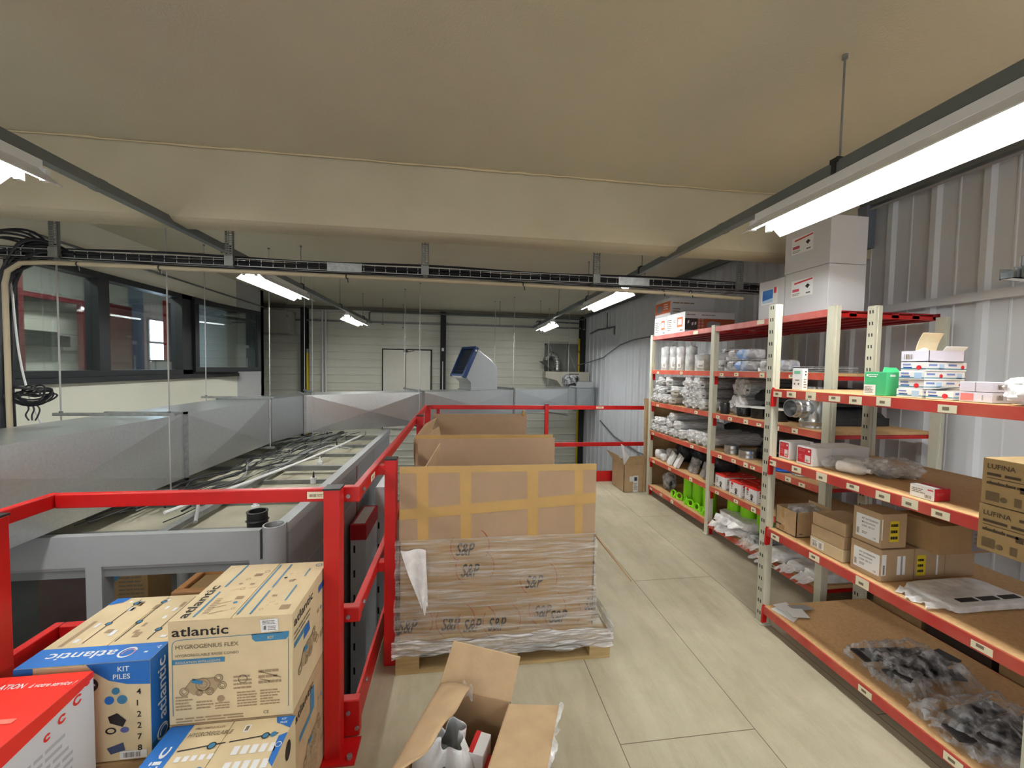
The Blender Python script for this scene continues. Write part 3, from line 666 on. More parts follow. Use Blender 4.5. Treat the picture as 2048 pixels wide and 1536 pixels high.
# pipes high on the far wall, conduit on the central column
m=MB(); y=YW-.24; m.tube([(-2.28,y,2.7),(-2.28,y,2.96),(-2.24,y,2.99),(3.4,y,2.97)],.022,TRUNK,8); tag(m.build('pipe_run',smooth=True),'long thin pipe crossing high along the far wall','pipe')
m=MB(); m.tube([(2.1,YW-.07,2.86),(2.12,YW-.07,2.9),(3.3,YW-.07,2.88)],.02,TRUNK,8); tag(m.build('pipe_run',smooth=True),'short bent pipe high at the right end of the far wall','pipe')
m=MB(); m.box(-.45,YW-.27,2.02,-.39,YW-.22,2.1,WPL); m.cyl((-.42,YW-.25,.5),(-.42,YW-.25,1.75),.012,WPL,8); m.cyl((-.42,YW-.25,1.75),(-.42,YW-.25,2.02),.006,BLK,6); tag(m.build('junction_box'),'small white junction box with conduit on the central dark column','electrical box')
# cable hanging on the right wall
m=MB(); x=XW-.05; m.tube([(x-.25,YW-.4,1.72),(x-.05,10.0,1.80),(x,9.2,1.90),(x,8.2,2.15),(x,7.5,2.22),(x,6.3,2.23),(x,5.2,2.2)],.012,TRUNK,6); tag(m.build('wall_cable',smooth=True),'grey cable sagging along the right corrugated wall to the shelving','cable')
m=MB(); m.tube([(x,10.2,2.55),(x,9.6,2.6),(x,8.8,2.58),(x,8.55,2.58),(x,8.55,2.4)],.02,TRUNK,6); m.cyl((x,9.0,2.58),(x,9.0,2.95),.014,TRUNK,6); tag(m.build('wall_pipe',smooth=True),'short brown-grey pipe bracket high on the right wall far end','pipe')
m=MB(); m.tube([(x,9.3,.35),(x,8.4,.12),(x,7.2,.02),(x,6.4,.05),(x,6.2,.08)],.015,TRUNK,6); tag(m.build('low_wall_cable',smooth=True),'dark cable drooping low along the right wall behind the railing','cable')
m=MB(); m.box(XW-.12,2.95,2.68,XW-.035,3.12,3.04,mat('box_bluegrey',(108,114,126),.5)); m.tube([(XW-.07,2.95,3.04),(XW-.08,2.88,3.1),(XW-.08,2.7,3.12)],.02,TRUNK); tag(m.build('wall_box',bevel=.006),'slim grey electrical box high on the right wall beside white cartons','electrical box')
# ------------------------------------------------------------------ glazed booth below
PAN=mat('booth_panel',(160,163,166),.5,var=.02); PAND=mat('booth_panel_dark',(122,124,126),.5); ROOF=mat('roof_tile',(174,170,152),.9,rgb2=(150,146,128),vs=3)
ZR=.50; BX0,BX1,BY0,BY1=-6.6,-1.18,2.78,7.0
bt=thing('glazed_booth','grey panelled booth with glass front on the lower floor, roof littered with cables','booth',(-2.6,4.5,ZG))
m=MB(); m.box(BX0,BY0,.31,BX1-.12,BY0+.05,ZR+.01,PAN); m.build('front_fascia',bt)
m=MB(); m.box(BX0,BY0+.02,.235,BX1-.12,BY0+.10,.29,PAND); m.box(BX0,BY0+.01,.29,BX1-.12,BY0+.06,.31,GREY); m.build('head_track',bt)
for x in(-3.4,-2.28,-1.32):
    m=MB(); m.box(x-.045,BY0,ZG,x+.045,BY0+.09,.31,PAN); m.build('mullion',bt)
m=MB(); m.box(BX0,BY0,ZG,BX1-.1,BY0+.07,ZG+.12,PAND); m.build('sill',bt)
for a,c in((-3.35,-2.33),):
    m=MB(); m.box(a,BY0+.03,ZG+.12,c,BY0+.036,.24,glassmat('booth_glass',(205,212,210),.10)); m.build('glass_pane',bt)
m=MB(); m.lathe([(.07,ZG),(.07,ZR+.03),(.06,ZR+.03),(.06,ZR-.05)],(BX1-.05,BY0+.05,0),PAN,16); m.build('corner_post',bt,smooth=True)
m=MB(); m.box(BX1-.05,BY0+.1,ZG,BX1,BY1,ZR,PAND); m.build('side_wall',bt)
for (y0,y1) in((2.9,3.85),(3.86,4.75),(4.79,5.7),(5.71,6.95)):
    m=MB(); m.box(BX1,y0,ZG+.02,BX1+.012,y1,ZR-.06,mat('booth_side',(142,145,150),.45,var=.02)); m.box(BX1+.001,y0,.06,BX1+.016,y1,.09,PAN); m.build('side_panel',bt)
m=MB(); m.box(BX1,4.755,ZG,BX1+.014,4.785,ZR-.05,REDD); m.box(BX1-.06,BY0+.1,ZR-.05,BX1+.02,BY1,ZR+.02,PAN); m.build('side_trim',bt)
m=MB(); m.box(BX0,BY0+.05,ZR-.12,BX1-.05,BY1,ZR-.09,ROOF); m.build('roof_tiles',bt)
for y in(3.0,3.6,4.2,4.8,5.4,6.0,6.6):
    m=MB(); m.box(BX0,y-.012,ZR-.09,BX1-.05,y+.012,ZR-.05,STEEL); m.build('ceiling_joist',bt)
for x in(-1.95,-2.95):
    m=MB(); m.box(x-.03,BY0+.06,ZR-.05,x+.03,BY1,ZR-.01,GALD); m.build('roof_beam',bt)
m=MB(); m.box(-1.9,4.55,ZR-.05,-1.25,4.61,ZR+.0,STEEL); m.build('roof_strut',bt); m=MB(); m.bar((-2.6,5.9,ZR),(-1.9,6.6,ZR),.06,.03,STEEL); m.build('roof_strut',bt)
for x,y,k in((-1.62,4.9,0),(-1.45,4.2,1),(-1.62,3.4,0),(-1.72,5.9,1)):
    m=MB(); m.cyl((x,y,ZR-.09),(x,y,ZR-.03),.03,WPL,12); m.cyl((x,y,ZR-.03),(x,y,ZR+.03),.012 if k else .02,BLK if k else WPL,10,r2=.004); tag(m.build('recessed_spot',smooth=True),'small lamp back poking through booth roof, '+('near the roof edge' if y==4.2 else 'next to the joist' if y==4.9 else 'behind the black collar' if y==3.4 else 'farthest one'),'lamp')
m=MB(); m.lathe([(.066,-.03),(.066,.07),(.07,.07),(.07,.075),(.055,.075),(.055,-.03)],(-1.43,3.03,ZR-.02),BLK,20); m.lathe([(.064,.0),(.075,.01),(.064,.02)],(-1.43,3.03,ZR-.02),BLK,20); tag(m.build('duct_collar',smooth=True),'short black round collar standing on the booth roof','duct collar')
R=random.Random(12)
m=MB()
for i in range(15):
    y=2.95+R.random()*.8; x=-2.42+R.uniform(-.05,.25); pts=[]; k=R.random()*6; drift=R.uniform(-.05,.9)
    while y<6.8:
        pts.append((min(-1.3,x+.13*math.sin(y*2.1+k)+.06*math.sin(y*6+k*3)+drift*(y-3)*.22),y,ZR-.035+.05*abs(math.sin(y*3+k)))); y+=.12
    m.tube(pts,R.choice((.004,.006,.009)),CAB if i%4 else mat('cable_grey',(120,122,120),.6),5)
tag(m.build('roof_cables',smooth=True),'tangle of black and grey cables strewn across the booth roof','cables')
m=MB(); m.tube([(-2.15,3.2,ZR),(-1.9,4.0,ZR+.02),(-1.72,4.7,ZR+.03),(-1.55,5.6,ZR+.04),(-1.5,6.4,ZR+.02)],.013,WPL,6); tag(m.build('roof_conduit',smooth=True),'long white plastic conduit lying across the booth roof','conduit')
for i,(a,b2) in enumerate((((-1.85,3.05),(-2.05,3.35)),((-1.9,5.3),(-1.45,5.5)))):
    m=MB(); m.tube([(a[0],a[1],ZR-.02),((a[0]+b2[0])/2,(a[1]+b2[1])/2+.05,ZR+.05),(b2[0],b2[1],ZR)],.012,GREY,6); tag(m.build('pipe_offcut',smooth=True),'short grey pipe offcut on the booth roof, '+('near its front edge' if i==0 else 'toward its far end'),'pipe')
# things inside the booth
t_=thing('booth_fill_light','added fill light under the booth roof panels','light',(-3.2,4.6,ZR-.15)); m=MB(); m.box(-3.28,3.8,ZR-.16,-3.12,5.3,ZR-.12,WPL); m.build('housing',t_); m=MB(); m.box(-3.25,3.85,ZR-.17,-3.15,5.25,ZR-.16,emis('booth_fill_glow',(255,246,226),9)); m.build('glow_panel',t_)  # added light that brightens the booth interior, no known fitting
m=MB(); m.box(-6.6,7.3,ZG,-5.4,7.9,-1.0,REDD); m.box(-6.65,7.25,-1.0,-5.35,7.95,-.96,CRIM); tag(m.build('counter',bevel=.01),'red counter seen through the booth glass at lower left','counter')
m=MB(); m.box(-5.5,5.9,ZG,-4.85,6.4,-1.15,REDD); m.box(-5.52,5.88,-1.15,-4.83,6.42,-1.12,mat('counter_top',(150,70,70),.4)); m.box(-4.84,5.95,ZG,-4.80,6.35,-.9,BLK); tag(m.build('red_cabinet',bevel=.01),'dark red cabinet behind the left booth glass pane','cabinet')
c,F,dim=carton('appliance_carton','kraft carton with a blue corner seen through the booth doorway','box',(-4.2,5.3,ZG,-3.76,5.7,-.75),KD)
F['front'].poly([(0,1.25),(0,.85),(.1,.95),(.14,1.0),(.2,1.05),(.26,1.10),(.30,1.25)],BLU2).greek(.12,.4,.28,.6,12,INKG,1,3); F['front'].build('printed_graphics',c)
q=thing('waste_bin','beige waste bin with orange lid frame on the lower floor','bin',(-2.85,5.0,ZG))
bx_,by_=-2.85,5.0
m=MB(); m.box(bx_-.22,by_-.22,ZG,bx_+.22,by_+.22,-.98,mat('bin_beige',(176,150,112),.5)); m.build('bin_body',q,bevel=.03)
m=MB()
for a,y0,c_,y1 in ((-.28,-.28,.28,-.19),(-.28,.19,.28,.28),(-.28,-.19,-.2,.19),(.2,-.19,.28,.19)): m.box(bx_+a,by_+y0,-.99,bx_+c_,by_+y1,-.93,mat('bin_rim',(200,150,104),.5))
m.build('lid_frame',q,bevel=.015)
m=MB(); m.grid(lambda u,v:(bx_+.27*math.cos(u*6.283),by_+.27*math.sin(u*6.283),-1.0-.16*v+.01*math.sin(u*50)),36,4,BLK); m.build('bin_liner',q,smooth=True)
m=MB(); m.box(-2.5,4.9,ZG,-1.9,5.4,-.9,mat('orange_box',(206,120,50),.5)); m.box(-2.52,4.88,-.9,-1.88,5.42,-.84,ORNG); tag(m.build('orange_crate',bevel=.01),'orange topped container beside the waste bin on the lower floor','container')
m=MB(); m.cyl((-3.55,5.6,ZG),(-3.55,5.6,ZR-.12),.07,PAN,16); m.cyl((-3.55,5.6,ZG),(-3.55,5.6,ZG+.05),.1,PAND,16); tag(m.build('round_column',smooth=True),'pale round column base on the dark tiled floor inside the booth','column')
# flat panel cartons standing between the booth and the deck
for i,(x0,x1,y0,y1,zt,lb) in enumerate(((-1.13,-.97,4.35,4.95,-.10,'slim white carton with red top end standing beside the booth wall'),(-1.0,-.88,4.98,5.55,.12,'taller slim white carton leaning just behind the red topped one'))):
    q=thing('panel_carton',lb,'box',((x0+x1)/2,y0,ZG)); m=MB(); m.box(x0,y0,ZG,x1,y1,zt,WHT); m.build('carton_body',q,bevel=.004)
    if i==0: m=MB(); m.box(x0-.003,y0-.003,zt-.16,x1+.003,y1+.003,zt+.003,CRIM); m.box(x0+.02,y0+.04,zt+.004,x1-.02,y1-.04,zt+.006,WHT); m.build('red_end_cap',q)
    f=Face((x0,y0,ZG),(1,0,0),(0,0,1))
    for k in range(6): f.rect(.03,.25+k*.27,.05,.33+k*.27,INK)
    f.build('printed_marks',q)
# ------------------------------------------------------------------ red guard rail
XR0,YR0=-.43,1.74; T=1.072
def run(label,a,c,loc):
    g=thing('guard_rail',label,'railing',loc)
    for z in(T,.55): m=MB(); m.bar((a[0],a[1],z),(c[0],c[1],z),.032,.055,RED); m.build('rail_tube',g,bevel=.004)
    m=MB(); m.bar((a[0],a[1],.09),(c[0],c[1],.09),.012,.15,RED); m.build('toe_plate',g)
    return g
def post(g,x,y,s=.062,zt=1.12,plate=True,cap=True):
    m=MB(); m.box(x-s/2,y-s/2,0,x+s/2,y+s/2,zt,RED); o=m.build('post',g,bevel=.003)
    if cap: m=MB(); m.box(x-s/2-.002,y-s/2-.002,zt,x+s/2+.002,y+s/2+.002,zt+.007,BLK); m.build('post_cap',o)
    if plate:
        m=MB(); m.box(x-.095,y-.06,.0,x+.095,y+.06,.010,RED); m.build('base_plate',o)
        for dx in(-.07,.07): m=MB(); m.cyl((x+dx,y-.035,.01),(x+dx,y-.035,.022),.011,GALV,6); m.build('bolt',o)
g3=run('red railing run coming toward the viewer at the left edge',(-1.56,-3.5),(-1.56,YR0+.016),(-1.5,0,0)); post(g3,-1.455,1.42,.062); post(g3,-1.455,-.3,.062)
g2=run('red railing run along the long left side of the deck',(XR0,YR0+.02),(XR0,5.355),(XR0,3.5,0)); post(g2,-.352,2.16,.06,1.12,False); post(g2,-.378,4.02,.065)
g4=run('red railing run across the far end of the deck',(XR0-.016,5.372),(3.46,5.372),(1.5,5.37,0)); post(g4,-.40,5.30,.075,1.09); post(g4,-.27,5.42,.04,1.09,False,False); post(g4,1.21,5.33,.05)
g=run('red railing run in front of the glazed booth at lower left',(-1.54,YR0),(XR0,YR0),(-1,YR0,0)); post(g,-.496,1.66)
for z0_,z1_ in((T-.032,T+.032),(.518,.582),(.01,.17)): m=MB(); m.box(-.50,1.722,z0_,XR0+.020,1.762,z1_,RED); m.build('corner_bracket',g,bevel=.004)
for (x,y,z) in((-.455,1.719,T-.005),(-.455,1.719,.545),(-.42,1.719,.05),(-.455,1.719,.12)): m=MB(); m.cyl((x,y,z),(x,y-.006,z),.009,GALV,8); m.build('bolt',g)
for (x,y,z) in((XR0+.018,1.80,T),(XR0+.018,1.80,.56),(XR0+.008,2.9,.12),(XR0+.008,1.9,.12)): m=MB(); m.cyl((x,y,z),(x+.008,y,z),.009,GALV,8); m.build('bolt',g2)
for (x,y) in((-.352,2.16),(-.378,4.02)):
    for z in(T,.55): m=MB(); m.box(XR0-.01,y-.026,z-.03,x,y+.026,z+.02,RED); m.build('clamp',g2)
f=Face((-.60,YR0-.017,T-.018),(1,0,0),(0,0,1)); f.rect(-.02,.004,.05,.034,LAB).bars(-.012,.012,.03,.012,INKG,2,9).greek(.02,.012,.025,.012,2,INKG); f.b.build('barcode_sticker',g,fix=False)
f=Face((XR0+.017,1.95,T-.02),(0,1,0),(0,0,1)); f.rect(0,.005,.09,.035,LAB).bars(.02,.012,.05,.012,INKG,2,7); f.b.build('barcode_sticker',g2,fix=False)
f=Face((1.93,5.353,T-.018),(1,0,0),(0,0,1)); f.rect(0,.008,.11,.035,LAB).greek(.02,.012,.08,.018,1,INKG); f.b.build('barcode_sticker',g,fix=False)
# ------------------------------------------------------------------ pallets with open cartons
WOOD=mat('pallet_wood',(184,160,112),.8,rgb2=(160,136,94),vs=6,stretch=(1,12,12),bump=.1)
def pallet(x0,y0,x1,y1,label,rz=0):
    r=thing('wooden_pallet',label,'pallet',((x0+x1)/2,(y0+y1)/2,0)); L=x1-x0
    for k in range(5):
        y=y0+.05+k*(y1-y0-.1)/4; m=MB(); m.box(x0,y-.05,.108,x1,y+.05,.13,WOOD); m.build('deck_board',r)
    for k in range(3):
        y=y0+.05+k*(y1-y0-.1)/2
        m=MB(); m.box(x0,y-.05,0,x1,y+.05,.02,WOOD); m.build('bottom_board',r)
        for x in(x0,x0+L/2-.06,x1-.12): m=MB(); m.box(x,y-.05,.02,x+.12,y+.05,.108,WOOD); m.build('block',r)
    return r
pallet(-.31,2.06,.86,2.9,'wooden pallet under the film wrapped carton in the middle of the deck')
pallet(-.34,3.15,.86,4.95,'wooden pallet under the farther open carton, almost hidden')
q=thing('wrapped_carton','film wrapped kraft carton with black printed logos and a tape patched raised flap','carton',(.23,2.5,.13))
X0,X1,Y0,Y1,Z0,Z1,ZF=-.30,.768,2.10,2.95,.13,.695,1.092
def wall(b,x0,y0,x1,y1,z0,z1,t,m): b.box(x0,y0,z0,x1,y1,z1,m)
m=MB(); t=.006
m.box(X0,Y0,Z0,X1,Y0+t,Z1,KD); m.box(X0,Y1-t,Z0,X1,Y1,Z1,KD); m.box(X0,Y0,Z0,X0+t,Y1,Z1,KD); m.box(X1-t,Y0,Z0,X1,Y1,Z1,KD); m.box(X0,Y0,Z0,X1,Y1,Z0+t,KD)
m.build('carton_body',q)
KT=mat('kraft_flap',(160,134,108),.88,var=.04,vs=16)
m=MB(); m.box(X0,Y0,Z1,X1,Y0+.005,ZF,KT); fl=m.build('front_flap',q)
f=Face((X0,Y0,Z1),(1,0,0),(0,0,1)); W=X1-X0;H=ZF-Z1
f.rect(0,H-.035,W,H,TAPE,1)
for a,b2 in((.09,.15),(.315,.375),(.68,.74),(.945,.995)): f.poly([(a+.005,0),(b2+.002,0),(b2-.003,H-.02),(a-.005,H-.02)],TAPE,0)
f.poly([(0,.115),(W,.175),(W,.235),(0,.17)],TAPE,2); f.build('tape_patches',fl)
m=MB(); m.box(X0+.01,Y1-.006,Z1,X1-.03,Y1,1.085,KT); m.build('rear_flap',q)
m=MB(); m.prism([(X1-.002,Y0+.01,Z1),(X1-.002,Y1-.02,Z1),(.985,Y1-.10,.43),(1.0,Y0+.02,.395)],(.006,0,.004),KI); m.build('side_flap',q)
m=MB(); m.prism([(X0+.07,Y0+.35,Z1-.1),(X0+.15,Y0+.75,Z1-.1),(X0+.17,Y0+.75,1.07),(X0+.10,Y0+.35,1.0)],(.006,-.002,0),KI); m.build('inner_divider',q)
# printed logos on the carton front, partly repeated
f=Face((X0,Y0,Z0),(1,0,0),(0,0,1),.0012)
LG=mat('logo_black',(44,38,36),.7); LR=mat('logo_red',(150,54,44),.7)
def logo(f,x,z,s=.10,part=1,m=LG):
    f.text('S&P',x-.005,z-.015,s,m,1,width=s*.92,shear=.2)
    f.ring(x+s*.72,z+s*.35,s*1.05,s*.035,LR,1,150,235); f.ring(x+s*.72,z+s*.35,s*1.05,s*.035,LR,1,-35,55)
for x,z in((.372-.045,.412-.04),(.72-.04,.33-.04),(.271-.045,.123-.04),(.387-.045,.106-.04),(.523-.045,.105-.04),(.777-.045,.158-.04),(.866-.045,.124-.04),(.045-.045,.125-.04),(.344-.045,.49)): logo(f,x,z)
f.text('S&',1.018,.13,.10,LG,1,width=.045,shear=.2)
f.rect(0,.02,W,.045,TAPE,0); f.build('printed_logos',q)
# stretch film, tighter at the top and flaring over the pallet
STR=film('stretch_film',(226,222,218),.24,.07,5,1.0,(1.0,1.0,14),fv=.2)
def wrapfn(u,v):
    z=.11+v*(.595); e=.004+.085*max(0,1-v/.30)**1.3
    per=[(X0-.01,Y0),(X1,Y0),(X1,Y1),(X0-.01,Y1)]
    k=u*4;i=int(k)%4;fx=k-int(k); a,b2=per[i],per[(i+1)%4]; x=a[0]+(b2[0]-a[0])*fx;y=a[1]+(b2[1]-a[1])*fx
    nz=noise.noise(Vector((x*3,y*3,z*26)))*.006+noise.noise(Vector((x*9,y*9,z*8)))*.006+.006
    ox=(e if x>0 else .004)+nz; cx=.234
    x2=x+(ox if x>cx else -ox)*min(1,abs(x-cx)/.4); y2=y+(.006+nz+ e*.45)*(-1 if y<(Y0+Y1)/2 else 1)*min(1,abs(y-2.525)/.3)
    return(x2,y2,z)
m=MB(); m.grid(wrapfn,160,60,STR); m.build('stretch_wrap',q,smooth=True)
m=MB()
def tail(u,v):
    x=X0+.01+.02*v+u*(.13+.0*v)*(1-.75*v)+.09*v; z=.66-.33*v+.02*math.sin(u*9)*v; return(x,Y0-.028-.012*math.sin(u*7+v*5),z)
m.grid(tail,16,20,POLW); m.build('film_tail',q,smooth=True)
m=MB(); SKF=film('skirt_film',(236,236,240),.5,.07,5,1.0,(1.2,1.2,34),fv=.4)
def skirt(u,v):
    x=X0-.03+u*1.20; z=.085+.10*v+.016*math.sin(u*6)*(1-v)+.006*math.sin(u*31)
    return(x,2.052-.012*abs(noise.noise(Vector((x*5,v*9,2))))-.006*math.sin(v*19+x*8)-.03*(1-v)*0,z+.01*noise.noise(Vector((x*9,v,4))))
m.grid(skirt,90,14,SKF); m.grid(lambda u,v:(.872+.006*math.sin(v*20),2.05+u*.84,.085+.10*v+.012*math.sin(u*9)),50,8,SKF); m.build('film_skirt',q,smooth=True)
q=thing('open_carton','farther large open kraft carton with upright flaps behind the film wrapped one','carton',(.25,4.0,.13))
m=MB(); a0,a1,b0,b1=-.33,.77,3.14,4.96
m.box(a0,b0,.13,a1,b0+.006,.70,KR);m.box(a0,b1-.006,.13,a1+.1,b1,.70,KR);m.box(a0,b0,.13,a0+.006,b1,.70,KR);m.box(a1-.006,b0,.13,a1,b1,.70,KR);m.build('carton_body',q)
m=MB(); m.box(a0,b0,.70,a1,b0+.005,1.078,KT); fl=m.build('front_flap',q)
f=Face((a0,b0,.70),(1,0,0),(0,0,1)); f.rect(0,.35,W+.03,.376,TAPE); f.build('tape_strip',fl)
m=MB(); m.box(-.31,b1-.006,.70,.87,b1,1.03,KT); m.build('rear_flap',q)
m=MB(); m.grid(lambda u,v:(.84-.04*u,b1-.008-.05*math.sin(u*2)*v,1.0+.075*v+.01*u),6,6,TAPE); m.build('torn_tape',q,solid=.001)
m=MB(); m.grid(lambda u,v:(a0-.03*math.sin(v*2.2)+.10*u*v,b0+.15+u*1.5,.70+.36*v*(1-.25*abs(u-.4))),12,10,KI); m.build('side_flap',q,smooth=True,solid=.005)
m=MB(); m.prism([(a0+.02,3.32,.6),(a0+.02,3.30,1.02),(a0+.14,3.9,1.03),(a0+.2,3.95,.7)],(.006,0,0),KI); m.build('inner_divider',q)
# ------------------------------------------------------------------ stack of printed cartons by the railing
def wave_logo(f,x,y,s,m1,m2):
    f.ring(x,y,s,s*.22,m1,1,20,340); f.ring(x+s*.2,y-s*.1,s*.72,s*.16,m2,2,-60,200)
def pictures(f,x,y,w,h,seed,n=10,m1=INKS,m2=BLU2):
    R=random.Random(seed)
    for i in range(n):
        a=x+R.random()*w*.85;b2=y+R.random()*h*.85;s=R.uniform(.09,.22)*min(w,h)
        R.choice([lambda:f.rect(a,b2,a+s*1.4,b2+s,m1,1),lambda:f.ring(a+s/2,b2+s/2,s/2,s*.12,m1,1),lambda:f.disc(a+s/2,b2+s/2,s*.3,m2 if R.random()<.4 else m1,1),lambda:f.line(a,b2,a+s*1.5,b2+s*.6,s*.12,m1,1)])()
def machine(f,x,y,s,seed=0):
    """small line drawing of a fan unit with round spigots"""
    GX=mat('ink_line',(134,116,92),.8); GY=mat('ink_fill',(168,146,114),.8)
    f.poly([(x-s*.5,y-s*.1),(x-s*.3,y+s*.18),(x+s*.35,y+s*.2),(x+s*.5,y+s*.02),(x+s*.3,y-s*.25),(x-s*.25,y-s*.28)],GY,0)
    for a,b2,r_ in((-.5,-.16,.13),(.52,-.05,.12),(.42,.18,.12),(-.1,-.22,.10),(.18,-.2,.12),(0,.02,.2)):
        f.ring(x+a*s,y+b2*s,r_*s,s*.025,GX,1); f.ring(x+a*s,y+b2*s,r_*s*.6,s*.02,GX,1)
    f.poly([(x-s*.3,y+.1*s),(x-s*.27,y+.22*s),(x-s*.0,y+.12*s),(x-.02*s,y+.02*s)],BLU2,2)
    f.line(x-s*.5,y-.1*s,x-s*.3,y+.18*s,s*.02,GX,2); f.line(x-s*.3,y+.18*s,x+s*.35,y+.2*s,s*.02,GX,2)
bx=(-.902,1.346,.46,-.532,1.70,.80)
c,F,(w_,d_,h_)=carton('appliance_carton','upper kraft carton of the stack beside the red post, big dark logo on its front','box',bx,KL,group='printed appliance cartons')
f=F['front']; f.text('atlantic',.012,h_-.050,.042,INK,1,width=.165)
f.ring(.03,h_-.08,.018,.0018,BLU2,1,90,180); f.line(.03,h_-.062,w_-.03,h_-.058,.0018,BLU2,1); f.line(.012,h_-.08,.012,.03,.0018,BLU2,1); f.line(w_-.012,h_-.08,w_-.014,.03,.0018,BLU2,1)
f.poly([(.245,h_-.058),(.36,h_-.056),(.358,h_-.074),(.35,h_-.082),(.258,h_-.084),(.248,h_-.075)],BLU2,1); f.text('KIT',.295,h_-.077,.013,KL,2)
f.text('HYGROGENIUS FLEX',.022,h_-.092,.019,INKG,1,width=.185); f.text('HYGROREGLABLE BASSE CONSO',.022,h_-.118,.012,INKG,1,width=.185)
f.rect(.012,h_-.142,.165,h_-.126,BLU2,1); f.text('REGULATION INTELLIGENTE',.022,h_-.139,.010,KL,2,width=.13)
machine(f,.10,.125,.11); f.greek(.19,.10,.055,.05,4,INKS,1,2); f.ring(.218,.135,.014,.002,INKG,1); f.greek(.265,.11,.07,.055,3,INKS,1,5); f.line(.27,.155,.335,.13,.003,INKS,1);f.line(.27,.13,.30,.12,.003,INKS,1)
f.greek(.02,.045,.05,.05,5,INKS,1,7); f.greek(.08,.045,.05,.03,3,INKS,1,8); f.disc(.152,.075,.011,INKS,1); f.greek(.135,.04,.05,.025,3,INKS,1,9); f.greek(.20,.04,.06,.055,6,INKS,1,11); f.greek(.27,.04,.06,.055,6,INKS,1,12)
f.text('CE',.28,.012,.014,INKG,1); f.greek(.02,.005,.2,.018,2,INKS,1,15)
f.poly([(.272,h_-.012),(.326,h_-.010),(.328,h_-.050),(.276,h_-.054)],WHT,3); f.greek(.279,h_-.028,.042,.014,3,INKG,4,3); f.bars(.281,h_-.046,.012,.014,INK,4,4); f.greek(.296,h_-.048,.026,.016,3,INKG,4,4)
f.build('front_printing',c)
f=F['top']; f.text('atlantic',.045,.012,.042,INK,1,rot=90,width=.19)
f.line(.065,.015,.065,.16,.006,BLU2,1); f.line(.065,.19,.065,.35,.006,BLU2,1); f.line(.195,.015,.195,.34,.006,BLU2,1); f.line(.235,.012,.235,.15,.006,BLU2,1);f.line(.235,.17,.235,.34,.006,BLU2,1); f.line(.315,.08,.315,.18,.005,BLU2,1);f.line(.32,.24,.32,.30,.004,BLU2,1)
pictures(f,.075,.02,.11,.31,3,16); pictures(f,.245,.03,.06,.28,5,12); f.greek(.08,.03,.02,.09,9,INKS,1,3); f.disc(.255,.235,.006,INK,2); f.ring(.345,.325,.012,.003,BLU2,1); f.rect(.315,.03,.345,.055,INKS,1)
f.build('top_printing',c)
f=F['right']; f.text('atlantic',.012,h_-.052,.042,INK,1,width=.17); f.rect(.24,h_-.07,.34,h_-.045,BLUE,1); f.rect(.012,h_-.125,.12,h_-.108,BLU2,1); f.greek(.012,h_-.10,.16,.03,2,INKG,1,3); machine(f,.13,.13,.14); f.poly([(.09,.19),(.15,.19),(.14,.23),(.1,.22)],BLUE,2); pictures(f,.2,.05,.13,.18,8,10); f.poly([(.3,.28),(.34,.28),(.34,.31),(.31,.31)],BLUE,1)
f.build('side_printing',c)
bx=(-.902,1.346,.012,-.532,1.70,.458)
c,F,(w_,d_,h_)=carton('appliance_carton','lower kraft carton of the stack, standing on the floor beside the red post','box',bx,KR,group='printed appliance cartons')
f=F['right']; f.text('atlantic',.012,h_-.052,.042,INK,1,width=.17); f.rect(.15,h_-.14,.19,h_-.05,BLU2,1); machine(f,.17,.2,.14); f.rect(.05,.30,.15,.32,BLU2,1); f.greek(.02,.05,.2,.1,6,INKS,1,3); pictures(f,.2,.05,.13,.3,8,12); f.build('side_printing',c)
# front low box
bx=(-.895,.93,0,-.522,1.342,.457)
c,F,(w_,d_,h_)=carton('appliance_carton','kraft carton with blue band nearest the viewer, cut off by the bottom edge','box',bx,KL,group='printed appliance cartons')
f=F['top']; f.rect(0,0,.068,d_,BLUE,0); f.text('atlantic',.052,.07,.046,WHT,1,rot=90,width=.27)
f.text('HYGROREGLABLE',.075,d_-.045,.020,INKG,1,width=.125,shear=.1); f.text('VMC SIMPLE FLUX',.08,d_-.02,.011,INKS,1); f.rect(.232,d_-.045,.25,d_-.02,WHT,1); f.rect(.236,d_-.041,.246,d_-.024,INKG,2)
f.poly([(.315,d_),(.373,d_),(.373,d_-.045),(.345,d_-.03),(.325,d_-.022)],BLUE,1); f.text('KIT',.335,d_-.013,.010,WHT,2); f.text('PILES',.335,d_-.026,.010,WHT,2)
f.line(.075,d_-.09,.20,d_-.075,.004,INK,1); f.disc(.165,d_-.082,.011,BLU2,2); f.ring(.165,d_-.082,.012,.003,INK,3); f.line(.21,d_-.075,.345,d_-.06,.004,INK,1); f.disc(.31,d_-.066,.010,BLU2,2); f.ring(.31,d_-.066,.011,.003,INK,3); f.disc(.332,d_-.063,.009,BLU2,2)
f.line(.075,d_-.17,.19,d_-.155,.004,INK,1); f.disc(.125,d_-.165,.011,BLU2,2); f.disc(.17,d_-.158,.011,BLU2,2)
R=random.Random(8)
for i in range(5):
    for j in range(5):
        a,b2=.235+.026*i,d_-.12-.05*j; f.rect(a,b2,a+.018,b2+.028,WHT,1)
for i in range(5): f.rect(.085+.022*i,d_-.125,.085+.022*i+.014,d_-.108,WHT,1)
for i in range(4): f.rect(.08+.03*i,d_-.23,.08+.03*i+.02,d_-.20,WHT,1)
f.poly([(.35,d_-.07),(.373,d_-.06),(.373,d_-.17),(.355,d_-.15)],BLUE,1); f.ring(.362,d_-.10,.009,.002,WHT,2)
f.build('top_printing',c)
